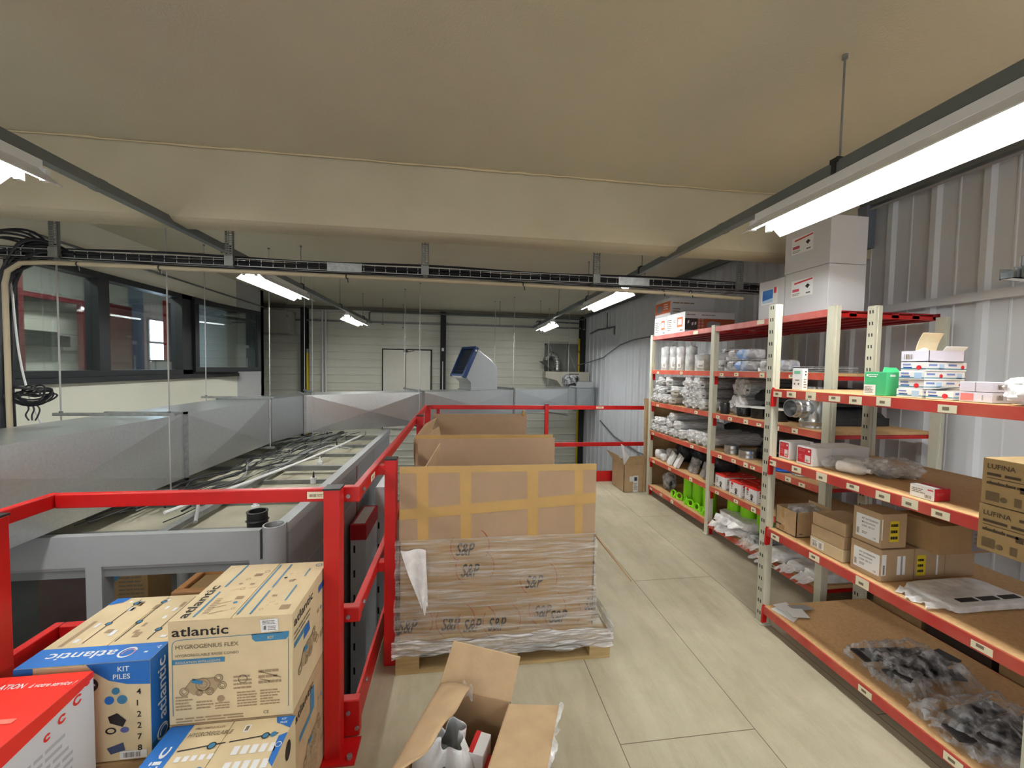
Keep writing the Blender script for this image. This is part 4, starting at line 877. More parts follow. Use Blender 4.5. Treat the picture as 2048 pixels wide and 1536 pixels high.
f=F['right']; f.disc(.35,.40,.02,BLK,1,ry=.03); f.poly([(.2,.36),(.3,.36),(.28,.40),(.22,.40)],BLUE,1); pictures(f,.05,.1,.3,.3,4,14); f.build('side_printing',c)
# KIT PILES box on a plain carton
carton('plain_carton','plain kraft carton under the blue banded box at lower left','box',(-1.30,1.31,0,-.935,1.685,.384),KD)
bx=(-1.297,1.318,.387,-.934,1.68,.70)
c,F,(w_,d_,h_)=carton('appliance_carton','kraft carton with blue band and item numbers, left of the tall stack','box',bx,KL,group='printed appliance cartons')
f=F['top']; f.rect(0,0,w_,.082,BLUE,0); f.text('atlantic',.235,.058,.046,WHT,1,rot=180,width=.19); wave_logo(f,.27,.042,.024,WHT,mat('logo_pink',(206,150,170),.5)); f.rect(.32,.035,.33,.042,WHT,1); f.text('2-',.355,.065,.018,WHT,1,rot=180)
for k,x in enumerate((.095,.19,.285)):
    f.line(x,.10,x,.345,.003,INK,1); 
    for y in((.2,.32) if k!=2 else(.15,)): f.disc(x,y,.009,BLU2,2); f.ring(x,y,.010,.003,INK,3)
f.line(.04,.09,.04,.22,.012,INKS,1)
R=random.Random(2)
for i in range(26):
    a=.05+R.random()*.28;b2=.1+R.random()*.23; f.rect(a,b2,a+R.uniform(.008,.022),b2+R.uniform(.012,.03),WHT if R.random()<.7 else INKS,1)
f.poly([(0,d_),(.05,d_),(.04,d_-.03),(.0,d_-.045)],BLUE,1)
f.build('top_printing',c)
f=F['front']; f.poly([(.19,h_),(w_,h_),(w_,h_-.075),(.30,h_-.07),(.25,h_-.055),(.21,h_-.025)],BLUE,1); f.text('KIT',.275,h_-.028,.022,WHT,2); f.text('PILES',.262,h_-.052,.022,WHT,2)
for k,t in enumerate('412278'): f.text(t,.325,h_-.105-.036*k,.026,INK,1)
f.disc(.20,h_-.065,.022,INK,1); f.rect(.186,h_-.068,.214,h_-.062,WHT,2)
f.disc(.268,h_-.09,.011,BLU2,1); f.disc(.25,h_-.118,.013,BLUE,1); f.disc(.285,h_-.118,.014,BLU2,1)
f.poly([(.245,h_-.17),(.27,h_-.16),(.295,h_-.185),(.285,h_-.205),(.25,h_-.19)],BLK,1); f.ring(.252,h_-.215,.015,.005,BLK,1,ry=.7); f.disc(.29,h_-.215,.012,mat('ink_violet',(84,90,150),.6),1,ry=.009); f.poly([(.24,h_-.27),(.285,h_-.255),(.29,h_-.28),(.25,h_-.29)],mat('ink_navy',(60,74,110),.6),1)
f.disc(.185,h_-.155,.010,INKG,1); f.disc(.185,h_-.19,.008,INKG,1); f.disc(.15,h_-.11,.014,BLK,1); f.rect(0,h_-.025,.05,h_-.0,BLUE,1)
f.rect(.275,.005,.35,.03,WHT,1); f.bars(.285,.009,.05,.016,INKG,2)
f.build('front_printing',c)
f=F['right']; f.rect(0,0,.10,h_,BLUE,0); f.text('atlantic',.062,.085,.050,WHT,1,rot=90,width=.2); wave_logo(f,.045,.045,.024,WHT,WHT); f.build('side_printing',c)
# red and white carton at the corner
bx=(-1.47,.80,.30,-1.065,1.288,.70)
carton('plain_carton','kraft carton hidden under the red and white one','box',(-1.46,.80,0,-1.07,1.28,.298),KD)
c,F,(w_,d_,h_)=carton('ventilation_carton','glossy red and white carton in the bottom left corner','box',bx,mat('red_card',(232,44,30),.35),gap=.001)
q=[o for o in c.children if o.name.startswith('carton_body')][0]
f=F['right']; WC=mat('white_gloss',(214,216,224),.4)
f.rect(0,0,d_,h_,WC,0)
f.poly([(0,h_),(d_,h_),(d_,h_-.018),(d_-.04,h_-.028),(.2,h_-.055),(.12,h_-.06),(.09,h_-.12),(.0,h_-.13)],mat('red_card',(232,44,30),.35),1)
for x,y,r_ in((d_-.05,h_-.045,.014),(d_-.02,h_-.018,.010),(d_-.095,h_-.06,.012),(d_-.135,h_-.075,.010)): f.ring(x,y,r_,.006,PRED,2,30,330)
f.disc(.13,h_-.15,.05,WC,2); f.text('S&P',.095,h_-.17,.05,INK,3,width=.068,shear=.2); f.ring(.13,h_-.15,.055,.003,PRED,3,100,200)
f.greek(.22,h_-.30,.2,.2,9,mat('ink_pale',(176,180,190),.7),1,3); f.greek(.02,h_-.33,.12,.06,3,INKG,1,5)
f.build('side_printing',c)
f=F['top']; f.text('VENTILATION',.14,d_-.05,.026,WHT,1,width=.13); f.text('à votre service !',.285,d_-.05,.022,WHT,1,width=.11,shear=.15); f.rect(.26,d_-.17,.36,d_-.155,mat('red_pale',(240,120,104),.5),1); f.rect(.22,d_-.3,.34,d_-.29,mat('red_pale'),1); f.build('top_printing',c)
# ------------------------------------------------------------------ open carton at the bottom
A=Vector((-.06,1.55,0));B=Vector((.21,1.435,0));D=Vector((-.385,-.923,0));Zr=.35
A2=A+D*.42;B2=B+D*.42; t=.005
q=thing('open_shipping_carton','open kraft carton on the floor holding a white bag and small red boxes','carton',tuple((A+B2)/2))
m=MB()
E1=(B-A).normalized()
for p,p2,n_ in((A,B,D),(B,B2,-E1),(A2,B2,-D),(A,A2,E1)):
    m.prism([tuple(p),tuple(p2),tuple(p2+Vector((0,0,Zr))),tuple(p+Vector((0,0,Zr)))],n_*t,KI)
m.prism([tuple(A),tuple(B),tuple(B2),tuple(A2)],(0,0,.004),KI); m.build('carton_body',q)
up=Vector((0,0,Zr))
m=MB(); m.prism([tuple(A+up),tuple(B+up),(.251,1.475,.49),(-.008,1.588,.495)],(.0,.004,.002),KR); m.build('rear_flap',q)
def lf(u,v):
    a=(A+up).lerp(A2+up,u); b2=Vector((.06,1.43,.425)).lerp(Vector((-.10,1.16,.445)),u)
    p=a.lerp(b2,v); p.z+=.012*math.sin(v*3.14)+.008*math.sin(u*13)*v; return tuple(p)
m=MB(); m.grid(lf,16,8,KR); m.build('left_flap',q,solid=.004,smooth=True)
m=MB(); m.prism([tuple(B+up+D*.01),(.385,1.385,.362),(.245,1.05,.37),tuple(B2+up)],(0,0,-.004),KR); m.build('right_flap',q)
m=MB(); m.grid(lambda u,v:(.385-.14*u+.012*math.sin(u*30+v*4)*v+.02*v,1.385-.335*u+.02*v,.362+.006*u+.018*v*math.sin(u*17)),30,3,POLY); m.build('loose_tape',q,smooth=True)
m=MB(); m.grid(lambda u,v:(.03+.035*u,1.455-.03*u,.43-.05*v+.01*math.sin(u*9+v*3)),6,6,POLY); m.build('loose_tape',q,smooth=True)
RCR=mat('red_card_small',(190,32,36),.45)
def small_carton(name,label,cat,c,s,rz,m1,m2,group=None,tilt=(0,0)):
    r=thing(name,label,cat,c,rz,group,world=False); r.rotation_euler=(tilt[0],tilt[1],rz)
    x,y,z=s; m=MB(); m.box(-x/2,-y/2,0,x/2,y/2,z,m1); m.build('carton_body',r,bevel=.0015)
    if m2:
        f=Face((-x/2,-y/2,z),(1,0,0),(0,1,0)); f.rect(0,0,x,y,m2); g_=Face((-x/2,-y/2,0),(1,0,0),(0,0,1)); g_.rect(0,0,x*.98,z,m2 if m2!=WHT else WHT); f.b.add(g_.b.v,g_.b.f,m2); f.build('printed_face',r)
    return r
small_carton('small_carton','small white box with one red side, upright in the open floor carton','box',(.088,1.335,.13),(.055,.085,.17),math.radians(-24),WHT,None); f=Face((-.0275,.0425,0),(0,-1,0),(0,0,1)); f.rect(0,0,.085,.17,RCR); g_=Face((-.0275,-.0425,.17),(1,0,0),(0,1,0)); g_.rect(0,0,.018,.085,RCR); f.b.add(g_.b.v,g_.b.f,RCR); f.build('red_side',[o for o in bpy.data.objects if o.name.startswith('small_carton')][-1])
small_carton('small_carton','red small box lying against the right wall of the open floor carton','box',(.122,1.28,.12),(.05,.11,.13),math.radians(-22),RCR,None)
small_carton('small_carton','red box at the bottom edge inside the open floor carton','box',(.045,1.20,.13),(.06,.06,.14),math.radians(20),RCR,WHT)
f=Face((.088,1.335,0),(0,0,1),(0,0,1))
bq=thing('white_bag','crumpled white plastic bag stuffed in the open floor carton','bag',(-.055,1.33,.12),math.radians(-20),world=False)
def bagf(u,v):
    th=u*2*math.pi; r_=.085*(1-.25*v)+.02*math.sin(3*th+v*4)+.012*math.sin(7*th+1); z=.22*v
    if v>.75: r_*=1-.8*(v-.75)
    return(r_*math.cos(th)*1.15+.03*v,r_*math.sin(th)+.02*v,z+.012*math.sin(5*th)*v)
m=MB(); m.grid(bagf,64,18,mat('bag_white',(226,228,230),.35,bump=.4,bs=25)); m.build('bag_skin',bq,smooth=True,solid=.001)
m=MB(); m.lathe([(0,.14),(.05,.13),(.07,.08),(.07,0)],(0,0,.02),mat('grey_content',(96,100,100),.5),14); m.build('contents',bq,smooth=True)
# ------------------------------------------------------------------ carton by the far end of the shelving
q=thing('open_carton','open kraft carton on the floor at the far end of the deck beside the shelving','carton',(2.32,5.05,0))
m=MB(); a0,a1,b0,b1,zz=2.17,2.44,4.9,5.30,.36
m.box(a0,b0,0,a1,b0+.006,zz,KR);m.box(a0,b1-.006,0,a1,b1,zz,KR);m.box(a0,b0,0,a0+.006,b1,zz,KR);m.box(a1-.006,b0,0,a1,b1,zz,KR);m.box(a0,b0,0,a1,b1,.006,KR);m.build('carton_body',q)
m=MB(); m.prism([(a0,b0,zz),(a1,b0,zz),(a1+.02,b0-.07,zz+.15),(a0+.04,b0-.07,zz+.13)],(0,.004,.0),KR); m.build('front_flap',q)
m=MB(); m.prism([(a0,b0,zz),(a0,b1,zz),(a0-.10,b1-.02,zz+.13),(a0-.08,b0+.02,zz+.13)],(.004,0,0),KR); m.build('left_flap',q)
f=Face((a0,b0,0),(1,0,0),(0,0,1)); f.rect(.13,0,.20,.22,WHT); f.rect(.145,.15,.185,.20,mat('label_navy',(50,56,80),.6),1);f.greek(.14,.03,.05,.09,5,INKG,1); f.rect(.08,.14,.13,.21,WHT); f.build('labels',q)
m=MB(); m.prism([(2.23,4.98,.2),(2.26,4.98,.2),(2.20,5.0,.60),(2.17,5.0,.62)],(.0,.03,.0),WHT); m.prism([(2.27,5.05,.2),(2.35,5.05,.2),(2.33,5.07,.42),(2.26,5.07,.50)],(0,.02,0),WHT); tag(m.build('white_profile'),'white plastic profile offcut sticking out of the far open carton','profile')
# ------------------------------------------------------------------ shelving
def upright(r,x,y,h,slots,w=.05,d=.052):
    m=MB(); m.box(x,y-d/2,0,x+w,y+d/2,h,BEI); m.box(x+w*.35,y-d/2-.004,0,x+w*.65,y-d/2,h,BEI)
    if slots:
        z=.06
        while z<h-.03:
            for dy in(-.009,.009):
                m.prism([(x-.0008,y+dy-.004,z),(x-.0008,y+dy+.004,z),(x-.0008,y+dy+.004+.0015,z+.022),(x-.0008,y+dy-.004+.0015,z+.022)],(.0004,0,0),SLOT)
            z+=.075
    m.box(x-.008,y-d/2-.008,0,x+w+.008,y+d/2+.008,.006,BEI); return m.build('upright',r)
def shelf(r,x0,x1,y0,y1,z,labels=(),slats=False,lab=(.052,.028),bm=REDB,name='shelf'):
    m=MB()
    if slats:
        n=6
        for k in range(n):
            x=x0+.03+k*(x1-x0-.06)/(n-1); m.box(x-.028,y0,z-.045,x+.028,y1,z-.008,REDD)
        m.box(x0+.004,y0,z-.012,x1,y1,z-.006,REDD)
    else: m.box(x0+.004,y0,z-.022,x1-.004,y1,z,CHIP)
    o=m.build(name,r)
    m=MB(); m.box(x0-.004,y0,z-.05,x0+.012,y1,z-.002,bm); m.box(x0+.012,y0,z-.05,x0+.035,y1,z-.045,bm); m.build('front_beam',o)
    m=MB(); m.box(x1-.012,y0,z-.05,x1+.002,y1,z-.002,RED); m.build('rear_beam',o)
    for y in(y0,y1-.012): m=MB(); m.box(x0+.012,y,z-.05,x1-.012,y+.012,z-.024,RED); m.build('end_beam',o)
    for i,y in enumerate(labels):
        m=MB(); m.box(x0-.006,y-lab[0]/2,z-.047+.004*(i%2),x0-.0045,y+lab[0]/2,z-.047+lab[1]+.006*(i%3),LAB)
        f=Face((x0-.006,y+lab[0]/2,z-.047+.004*(i%2)),(0,-1,0),(0,0,1),.0006); f.rect(lab[0]*.25,lab[1]*.35,lab[0]*.62,lab[1]*.75,INKG)
        m.add(f.b.v,f.b.f,INKG); m.build('price_label',o,fix=False)
    return o
def clips(r,x,y,z,side,big=False):
    m=MB()
    if big: m.prism([(x-.01,y-.034,z-.11),(x+.02,y-.034,z-.11),(x+.026,y-.034,z-.02),(x+.012,y-.034,z+.0),(x-.004,y-.034,z+.01),(x-.008,y-.034,z-.03)],(0,.012,0),RED)
    else: m.box(x-.004,y+side*.027,z-.13,x+.03,y+side*.033,z-.052,RED)
    m.build('beam_clip',r)
FR=thing('shelving_unit','long beige and red shelving unit against the right wall, farther one','shelving',(2.45,3.57,0))
fy=(4.81,3.57,2.34)
for y in fy:
    upright(FR,2.45,y,2.065,False); upright(FR,3.31,y,2.02,False)
LV={.135:((4.70,4.45,4.2),(2.72,)),.495:((4.66,4.28,3.85),(3.42,3.16,2.95)),.845:((4.7,3.85),(3.4,3.21,3.06,2.98,2.8,2.62,2.5)),1.215:((4.6,3.8),(3.45,3.28,3.08,2.93,2.75,2.58)),1.62:((4.62,4.1),(3.42,3.22,2.92,2.63))}
for z,(l1,l2) in LV.items():
    shelf(FR,2.455,3.35,3.60,4.78,z,l1); shelf(FR,2.455,3.35,2.37,3.54,z,l2)
    for y,s_ in((4.81,-1),(3.57,1),(3.57,-1),(2.34,1)): clips(FR,2.47,y,z,s_)
for a,c in((3.60,4.78),(2.37,3.54)): shelf(FR,2.455,3.35,a,c,2.05,(),True,bm=mat('red_worn',(178,70,66),.5,rgb2=(200,120,110),vs=7))
f=Face((2.451,3.9,2.0),(0,-1,0),(0,0,1)); f.rect(0,.0,.08,.035,LAB); f.rect(.9,.01,.98,.045,LAB); f.build('price_label',FR)
NR=thing('shelving_unit','nearer shelving unit standing in front of the long one, slotted beige uprights','shelving',(1.94,1.65,0))
nl={.13:(1.58,1.24),.635:(2.15,1.88,1.62,1.18),1.085:(2.2,2.02,1.86,1.69,1.55,1.44,1.33),1.515:(2.18,2.08,1.95,1.81,1.70,1.57,1.33)}
for y in(2.25,1.035,-.20):
    upright(NR,1.94,y,2.04,True); upright(NR,2.655,y,2.06,True)
NB_=mat('red_beam_near',(170,44,42),.5,rgb2=(182,84,68),vs=8)
for z,l in nl.items():
    shelf(NR,1.945,2.70,1.065,2.22,z,l,lab=(.062,.032),bm=NB_); clips(NR,1.945,2.25,z,1,True); clips(NR,1.945,1.035,z,1,True)
for z in(.13,.635,1.085,1.515,1.90): shelf(NR,1.945,2.70,-.17,1.005,z,(),bm=NB_)
def mini(name,label,cat,b,m,grp=None,fl=None,sl=None,rz=0,seam=True):
    """small closed carton with a lid seam; returns root and faces in local frame"""
    x0,y0,z0,x1,y1,z1=b; r=thing(name,label,cat,((x0+x1)/2,(y0+y1)/2,z0),rz,grp,world=False)
    hx,hy,h=(x1-x0)/2,(y1-y0)/2,z1-z0
    q=MB(); q.box(-hx,-hy,0,hx,hy,h,m); q.build('carton_body',r,bevel=min(.002,h*.04))
    F=faces(-hx,-hy,0,hx,hy,h)
    if seam: F['top'].line(hx,0,hx,2*hy,.0015,INKS,0)
    return r,F,(2*hx,2*hy,h)
def pr_(F,names,r):
    for n in names:
        if F[n].b.f: F[n].build({'front':'end_printing','left':'front_printing','right':'side_printing','top':'top_printing'}[n],r)
# --- top of the far unit
for i,(b,lb) in enumerate((((2.48,4.515,2.052,3.0,4.80,2.275),'white and orange carton on the shelving top, leftmost of the bottom row'),((2.48,4.113,2.052,3.08,4.508,2.275),'long white, orange and dark carton on the shelving top, right of the bottom row'),((2.48,4.43,2.278,3.05,4.785,2.485),'white carton with orange front stacked on two others atop the shelving'))):
    r,F,(w_,d_,h_)=mini('appliance_carton',lb,'box',b,WHT,'orange and white cartons on top')
    f=F['left']
    if i<2:
        f.rect(d_*.6,.06,d_*.88,.17,ORNG,0); f.rect(d_*.64,.085,d_*.84,.15,WHT,1); f.greek(.02,.03,.1,.14,6,INKG,0,i); f.greek(d_*.4,.12,.05,.03,2,INKG,0,i+3); f.rect(d_*.75,.015,d_*.9,.03,INKG,0)
    else:
        f.rect(.0,.03,d_,.165,ORNG,0); f.poly([(.05,.04),(.16,.05),(.17,.12),(.08,.15),(.04,.11)],GREY,1); f.greek(.2,.07,.1,.08,3,WHT,1,2)
    f=F['front']
    if i==1:
        f.rect(0,.02,w_*.25,.15,mat('print_dark',(60,58,56),.6),0); f.rect(w_*.25,.02,w_,.15,mat('print_rust',(176,92,56),.6),0)
        f.poly([(.03,.09),(.05,.10),(.05,.13),(.03,.12)],WHT,1); f.poly([(.08,.07),(.10,.08),(.10,.11),(.08,.10)],WHT,1); f.poly([(.115,.075),(.135,.085),(.135,.115),(.115,.105)],WHT,1)
        for a in(.17,.21):
            for b2 in(.035,.07,.105,.14): f.ring(a,b2,.011,.003,WHT,1)
        f.poly([(.26,.06),(.34,.05),(.43,.07),(.42,.11),(.33,.125),(.27,.11)],GREY,1); f.greek(.02,.18,.12,.02,1,INKG,1); f.greek(.2,.18,.18,.018,1,INKG,1,3)
    else: f.greek(.03,.13,.3,.03,1,INKS,0,2); f.greek(.03,.03,.1,.06,2,INKS,0,4)
    pr_(F,('left','front'),r)
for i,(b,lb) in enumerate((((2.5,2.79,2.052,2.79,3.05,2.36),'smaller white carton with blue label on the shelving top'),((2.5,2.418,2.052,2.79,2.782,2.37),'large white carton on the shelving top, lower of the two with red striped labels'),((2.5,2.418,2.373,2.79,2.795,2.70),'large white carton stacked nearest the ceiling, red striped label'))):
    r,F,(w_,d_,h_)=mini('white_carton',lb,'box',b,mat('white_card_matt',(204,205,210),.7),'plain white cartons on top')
    f=F['left']
    if i==0: f.rect(.03,.12,.20,.24,WPL,0); f.rect(.04,.13,.15,.235,BLUE,1); f.poly([(.04,.13),(.15,.13),(.15,.165),(.04,.15)],mat('pale_blue',(170,200,230),.5),2); f.rect(.16,.20,.185,.245,CRIM,2); f.rect(.15,.135,.195,.18,WPL,2)
    else: f.rect(.06,.13,.245,.255,WPL,0); f.poly([(.085,.225),(.24,.24),(.24,.25),(.085,.237)],CRIM,1); f.rect(.07,.17,.13,.19,mat('print_rose',(190,70,90),.6),1); f.poly([(.18,.20),(.20,.215),(.22,.20),(.20,.18)],INK,1); f.greek(.07,.14,.08,.02,2,INKG,1); f.greek(.19,.14,.04,.02,1,INK,1)
    f.build('label_sticker',r)
# --- foam rolls
def roll_proto(mt_,name,label):
    r=thing(name,label,'foam roll',(0,0,0),0,None,world=False)
    m=MB(); L=.55
    m.lathe([(0,.012),(.012,.012),(.80*.5,.010),(.49,.012),(.5,.03),(.5,L),(.49,L+.01),(0,L+.01)],(0,0,0),mt_,22,'x'); m.build('foam_core',r,smooth=True)
    m=MB(); fold=lambda t,h:1+(.16 if h<.01 else .04)*math.sin(t*7)+.03*math.sin(t*3-h*5)
    m.lathe([(.16,-.055),(.09,-.045),(.06,-.030),(.10,-.012),(.34,-.002),(.47,-.014),(.535,.004),(.54,.05)],(0,0,0),POLW,34,'x',fold); m.build('gathered_end',r,smooth=True)
    m=MB(); m.lathe([(.53,.05),(.53,.15),(.522,.3),(.53,L-.02),(.4,L+.02),(.1,L+.02)],(0,0,0),POLG,30,'x',fold); m.build('plastic_sleeve',r,smooth=True)
    return r
P1=roll_proto(FOAM,'foam_roll','x'); WFO=mat('pale_foam',(196,198,202),.8,var=.04); P2=roll_proto(WFO,'foam_roll','x')
used={}
def place_roll(P,y,z,r_,label,group,x=2.47,rz=0,L=1,rx=0):
    k=P.name
    if not used.get(k): used[k]=1; o=P; o.location=(x,y,z)
    else: o=dup(P,(x,y,z))
    o.rotation_euler=(rx,0,rz); o.scale=(L,2*r_,2*r_); o['label']=label; o['group']=group; return o
zr=1.217
g1='bagged grey foam rolls, third shelf down'
T3='bagged grey foam roll on the roll shelf, '
for y,k,r_,lb,L,rz in ((4.705,0,.052,'far left of the bottom row',1,0),(4.595,0,.052,'second from the far left, bottom row',1,.05),(4.475,0,.052,'third from the far left, bottom row',1,-.04),(4.345,0,.050,'bottom row, lying longest',1.1,.35),(3.985,0,.055,'bottom row, right of the long lying ones',1,0),(3.865,0,.056,'bottom row, tilted open end',1,-.1),(3.745,0,.056,'bottom row, star folded end near the upright',1,0),
    (4.65,1,.052,'second row, far left with puffed bag',.9,.1),(4.535,1,.045,'second row, crumpled bag',.9,-.05),(4.30,1,.056,'second row, dark, lying askew',1.1,.38),(4.045,1,.058,'second row centre, with white mouth',1,.05),(3.92,1,.052,'second row, loose white tie',1,-.05),(3.80,1,.055,'second row, next to last before upright',1,.0),
    (4.58,2,.05,'top row, left with silver bag',1,.12),(4.42,2,.052,'top row, banded with dark end',1.1,.40),(3.99,2,.062,'top row, big open round end',1,.05),(3.83,2,.062,'top row right, big star folded end',1,0)):
    place_roll(P1,y,zr+.06+k*.099+(.008 if k==2 else 0),r_,T3+lb,g1,2.47,-rz,L)
place_roll(P1,3.40,zr+.085,.085,'large grey foam roll just right of the upright, roll shelf','large foam rolls',2.60,0,.9)
place_roll(P1,3.39,zr+.25,.08,'large grey foam roll lying on another, behind upright','large foam rolls',2.62,0,.9)
g2='white bagged foam rolls on the middle shelf'; T2='white bagged foam roll on the middle shelf, '
z2=.847
for y,z,r_,lb in ((4.72,0,.044,'far left bottom'),(4.62,0,.044,'second bottom from far left'),(4.52,0,.044,'third bottom, loose wrapped mouth'),(4.42,0,.044,'fourth bottom, knotted end'),(4.32,0,.044,'fifth bottom, knotted end'),(4.22,0,.044,'sixth bottom, knotted end'),(4.10,0,.050,'lying alone left of the larger three'),(4.67,1,.044,'far left upper'),(4.57,1,.047,'second in the upper row'),(4.37,1,.050,'third in the upper row'),(4.21,1,.048,'last in the upper row'),(4.30,2,.044,'perched on top pointing away')):
    place_roll(P2,y,z2+r_+.006+z*.09,r_,T2+lb,g2,2.47,-.25 if z==1 else 0,.9)
for y,lb in((3.93,'leftmost of the three big ones'),(3.80,'middle of the three big ones'),(3.675,'rightmost big one with paper label')):
    place_roll(P2,y,z2+.070,.062,'larger pale grey foam roll, '+lb,'large pale rolls on the middle shelf',2.48,0,1.1)
def slab(name,label,cat,b,m,seed,amp=.02):
    x0,y0,z0,x1,y1,z1=b; q=MB(); 
    def top(u,v):
        k=noise.noise(Vector((u*3+seed,v*2,seed)))
        e=1-max(0,abs(u*2-1)**6,abs(v*2-1)**6)*.55
        return(x0+u*(x1-x0),y0+v*(y1-y0),z0+(z1-z0)*e*(1-amp*3+k*amp*6))
    q.grid(top,18,22,m)
    n=18;V=q.v
    q.grid(lambda u,v:(x0+u*(x1-x0),y0,z0+v*(top(u,0)[2]-z0)),18,3,m); q.grid(lambda u,v:(x0+u*(x1-x0),y1,z0+v*(top(u,1)[2]-z0)),18,3,m)
    q.grid(lambda u,v:(x0,y0+u*(y1-y0),z0+v*(top(0,u)[2]-z0)),22,3,m); q.grid(lambda u,v:(x1,y0+u*(y1-y0),z0+v*(top(1,u)[2]-z0)),22,3,m)
    o=q.build(name,smooth=True); return tag(o,label,cat)
slab('foam_mat','thick black foam mat, lower one at the back of the roll shelf','foam mat',(2.76,2.62,1.217,3.3,3.36,1.36),FOAMD,1)
slab('foam_mat','thick black foam mat lying on top of the other, roll shelf','foam mat',(2.74,2.66,1.36,3.3,3.34,1.50),FOAMD,2)
slab('foam_mat','long black foam mat at the far left back of the roll shelf','foam mat',(3.06,3.64,1.217,3.3,4.6,1.52),FOAMD,5)
FG=mat('foam_charcoal',(66,64,66),.95,rgb2=(80,78,80),vs=12,bump=.4,bs=90)
slab('foam_mat','charcoal foam mat, bottom one at the back of the middle shelf','foam mat',(3.05,3.0,.847,3.3,4.3,.95),FG,3); slab('foam_mat','charcoal foam mat, upper one at the back of the middle shelf','foam mat',(3.06,3.1,.95,3.3,4.2,1.07),FG,4)
# --- standing rolls on the top usable shelf
def stand_roll(x,y,r_,h,label,lab=True,m_=None,seed=0):
    t=thing('standing_foam_roll',label,'foam roll',(x,y,1.622),0,'standing bagged foam rolls',world=False)
    m=MB(); m.lathe([(0,0),(r_*.97,0),(r_,.008),(r_*.99,h*.5),(r_,h-.01),(r_*.93,h),(0,h-.006)],(0,0,0),m_ or FOAM,24); m.build('foam_core',t,smooth=True)
    m=MB(); fold=lambda a,hh:1+.03*math.sin(a*6+seed+hh*20); m.lathe([(r_*1.02,.0),(r_*1.05,h*.3),(r_*1.03,h*.8),(r_*1.04,h-.005),(r_*.5,h+.010),(.006,h+.018),(.009,h+.03),(.022,h+.05)],(0,0,0),POLG,26,'z',fold); m.build('plastic_sleeve',t,smooth=True)
    if lab:
        a0=math.pi*1.05+.12*seed; m=MB(); m.grid(lambda u,v:(r_*1.06*math.cos(a0+u*.75),r_*1.06*math.sin(a0+u*.75),.03+h*.45*v),6,2,WPL); m.grid(lambda u,v:(r_*1.065*math.cos(a0+.15+u*.45),r_*1.065*math.sin(a0+.15+u*.45),.04+h*.12*v),4,1,GREY); m.build('paper_label',t,fix=False)
FOL=mat('foam_light',(158,154,158),.9,var=.05,bump=.2,bs=150)
stand_roll(2.70,4.715,.05,.27,'tall pale foam roll standing at the far left, half hidden by its neighbour',True,FOL,0); stand_roll(2.58,4.66,.062,.28,'tall pale foam roll standing second from the far left',True,FOL,1); stand_roll(2.60,4.50,.058,.28,'tall foam roll standing third, label halfway up',True,FOAM,2)
stand_roll(2.60,4.35,.056,.27,'tall foam roll standing fourth, paper label near its foot',True,FOL,0); stand_roll(2.62,4.19,.060,.27,'darker tall foam roll standing fifth',False,FOAM,3)
stand_roll(2.62,3.96,.085,.17,'short wide grey roll left of the middle upright, white label',True,FOAM,1); stand_roll(2.84,3.82,.085,.20,'short wide roll partly hidden behind the middle upright',False,FOAM,2); stand_roll(2.63,3.66,.080,.17,'short wide grey roll right beside the middle upright, large label',True,FOAM,3)
# blue ringed packages
BLC=mat('sky_blue',(44,140,220),.4)
def bluepack(y0,z,label,L=.36):
    t=thing('blue_capped_pack',label,'package',(2.56,y0-L/2,z),0,'packs with blue caps',world=False)
    m=MB(); m.cyl((0,-.03,.05),(0,.045,.05),.045,BLC,18); m.cyl((0,-.05,.05),(0,-.03,.05),.036,BLC,18); m.cyl((-.01,0,.0),(-.01,0,.02),.01,WPL,8); m.build('blue_cap',t,smooth=True)
    m=MB(); m.cyl((0.01,.045,.05),(.01,.15,.05),.032,mat('smoke_grey',(96,92,96),.3),14); m.cyl((.01,-.15,.05),(.01,-.05,.05),.033,mat('lilac_grey',(150,148,160),.4),14); m.build('valve_body',t,smooth=True)
    m=MB(); m.box(-.05,-L/2,.0,.08,L/2,.002,WPL); m.box(-.05,.02,.095,.08,L/2,.0975,WPL); m.box(-.05,L/2-.004,.0,.08,L/2,.03,WPL); m.build('card_tray',t)
    q,fn=wrinkle((.015,0,.05),(.065,L/2,.047),y0*3,.05,pw=.35); q.grid(fn,28,16,POLY); q.build('clear_blister',t,smooth=True)
bluepack(3.47,1.622,'clear pack with blue cap, lower of the stacked pair'); bluepack(3.45,1.724,'clear pack with blue cap, upper of the stacked pair'); bluepack(3.04,1.622,'single clear pack with blue cap just right of the slotted upright',.30)
m=MB()
for k in range(4): m.prism([(2.5+.02*k,2.50+.02*k,1.624+.012*k),(2.5+.02*k,2.86,1.626+.012*k),(2.9,2.86,1.63+.012*k),(2.92,2.55,1.628+.012*k)],(0,0,.003),POLG if k%2 else WPL)
tag(m.build('plastic_sheets'),'thin clear plastic sheets stacked behind the tall white box','sheets')
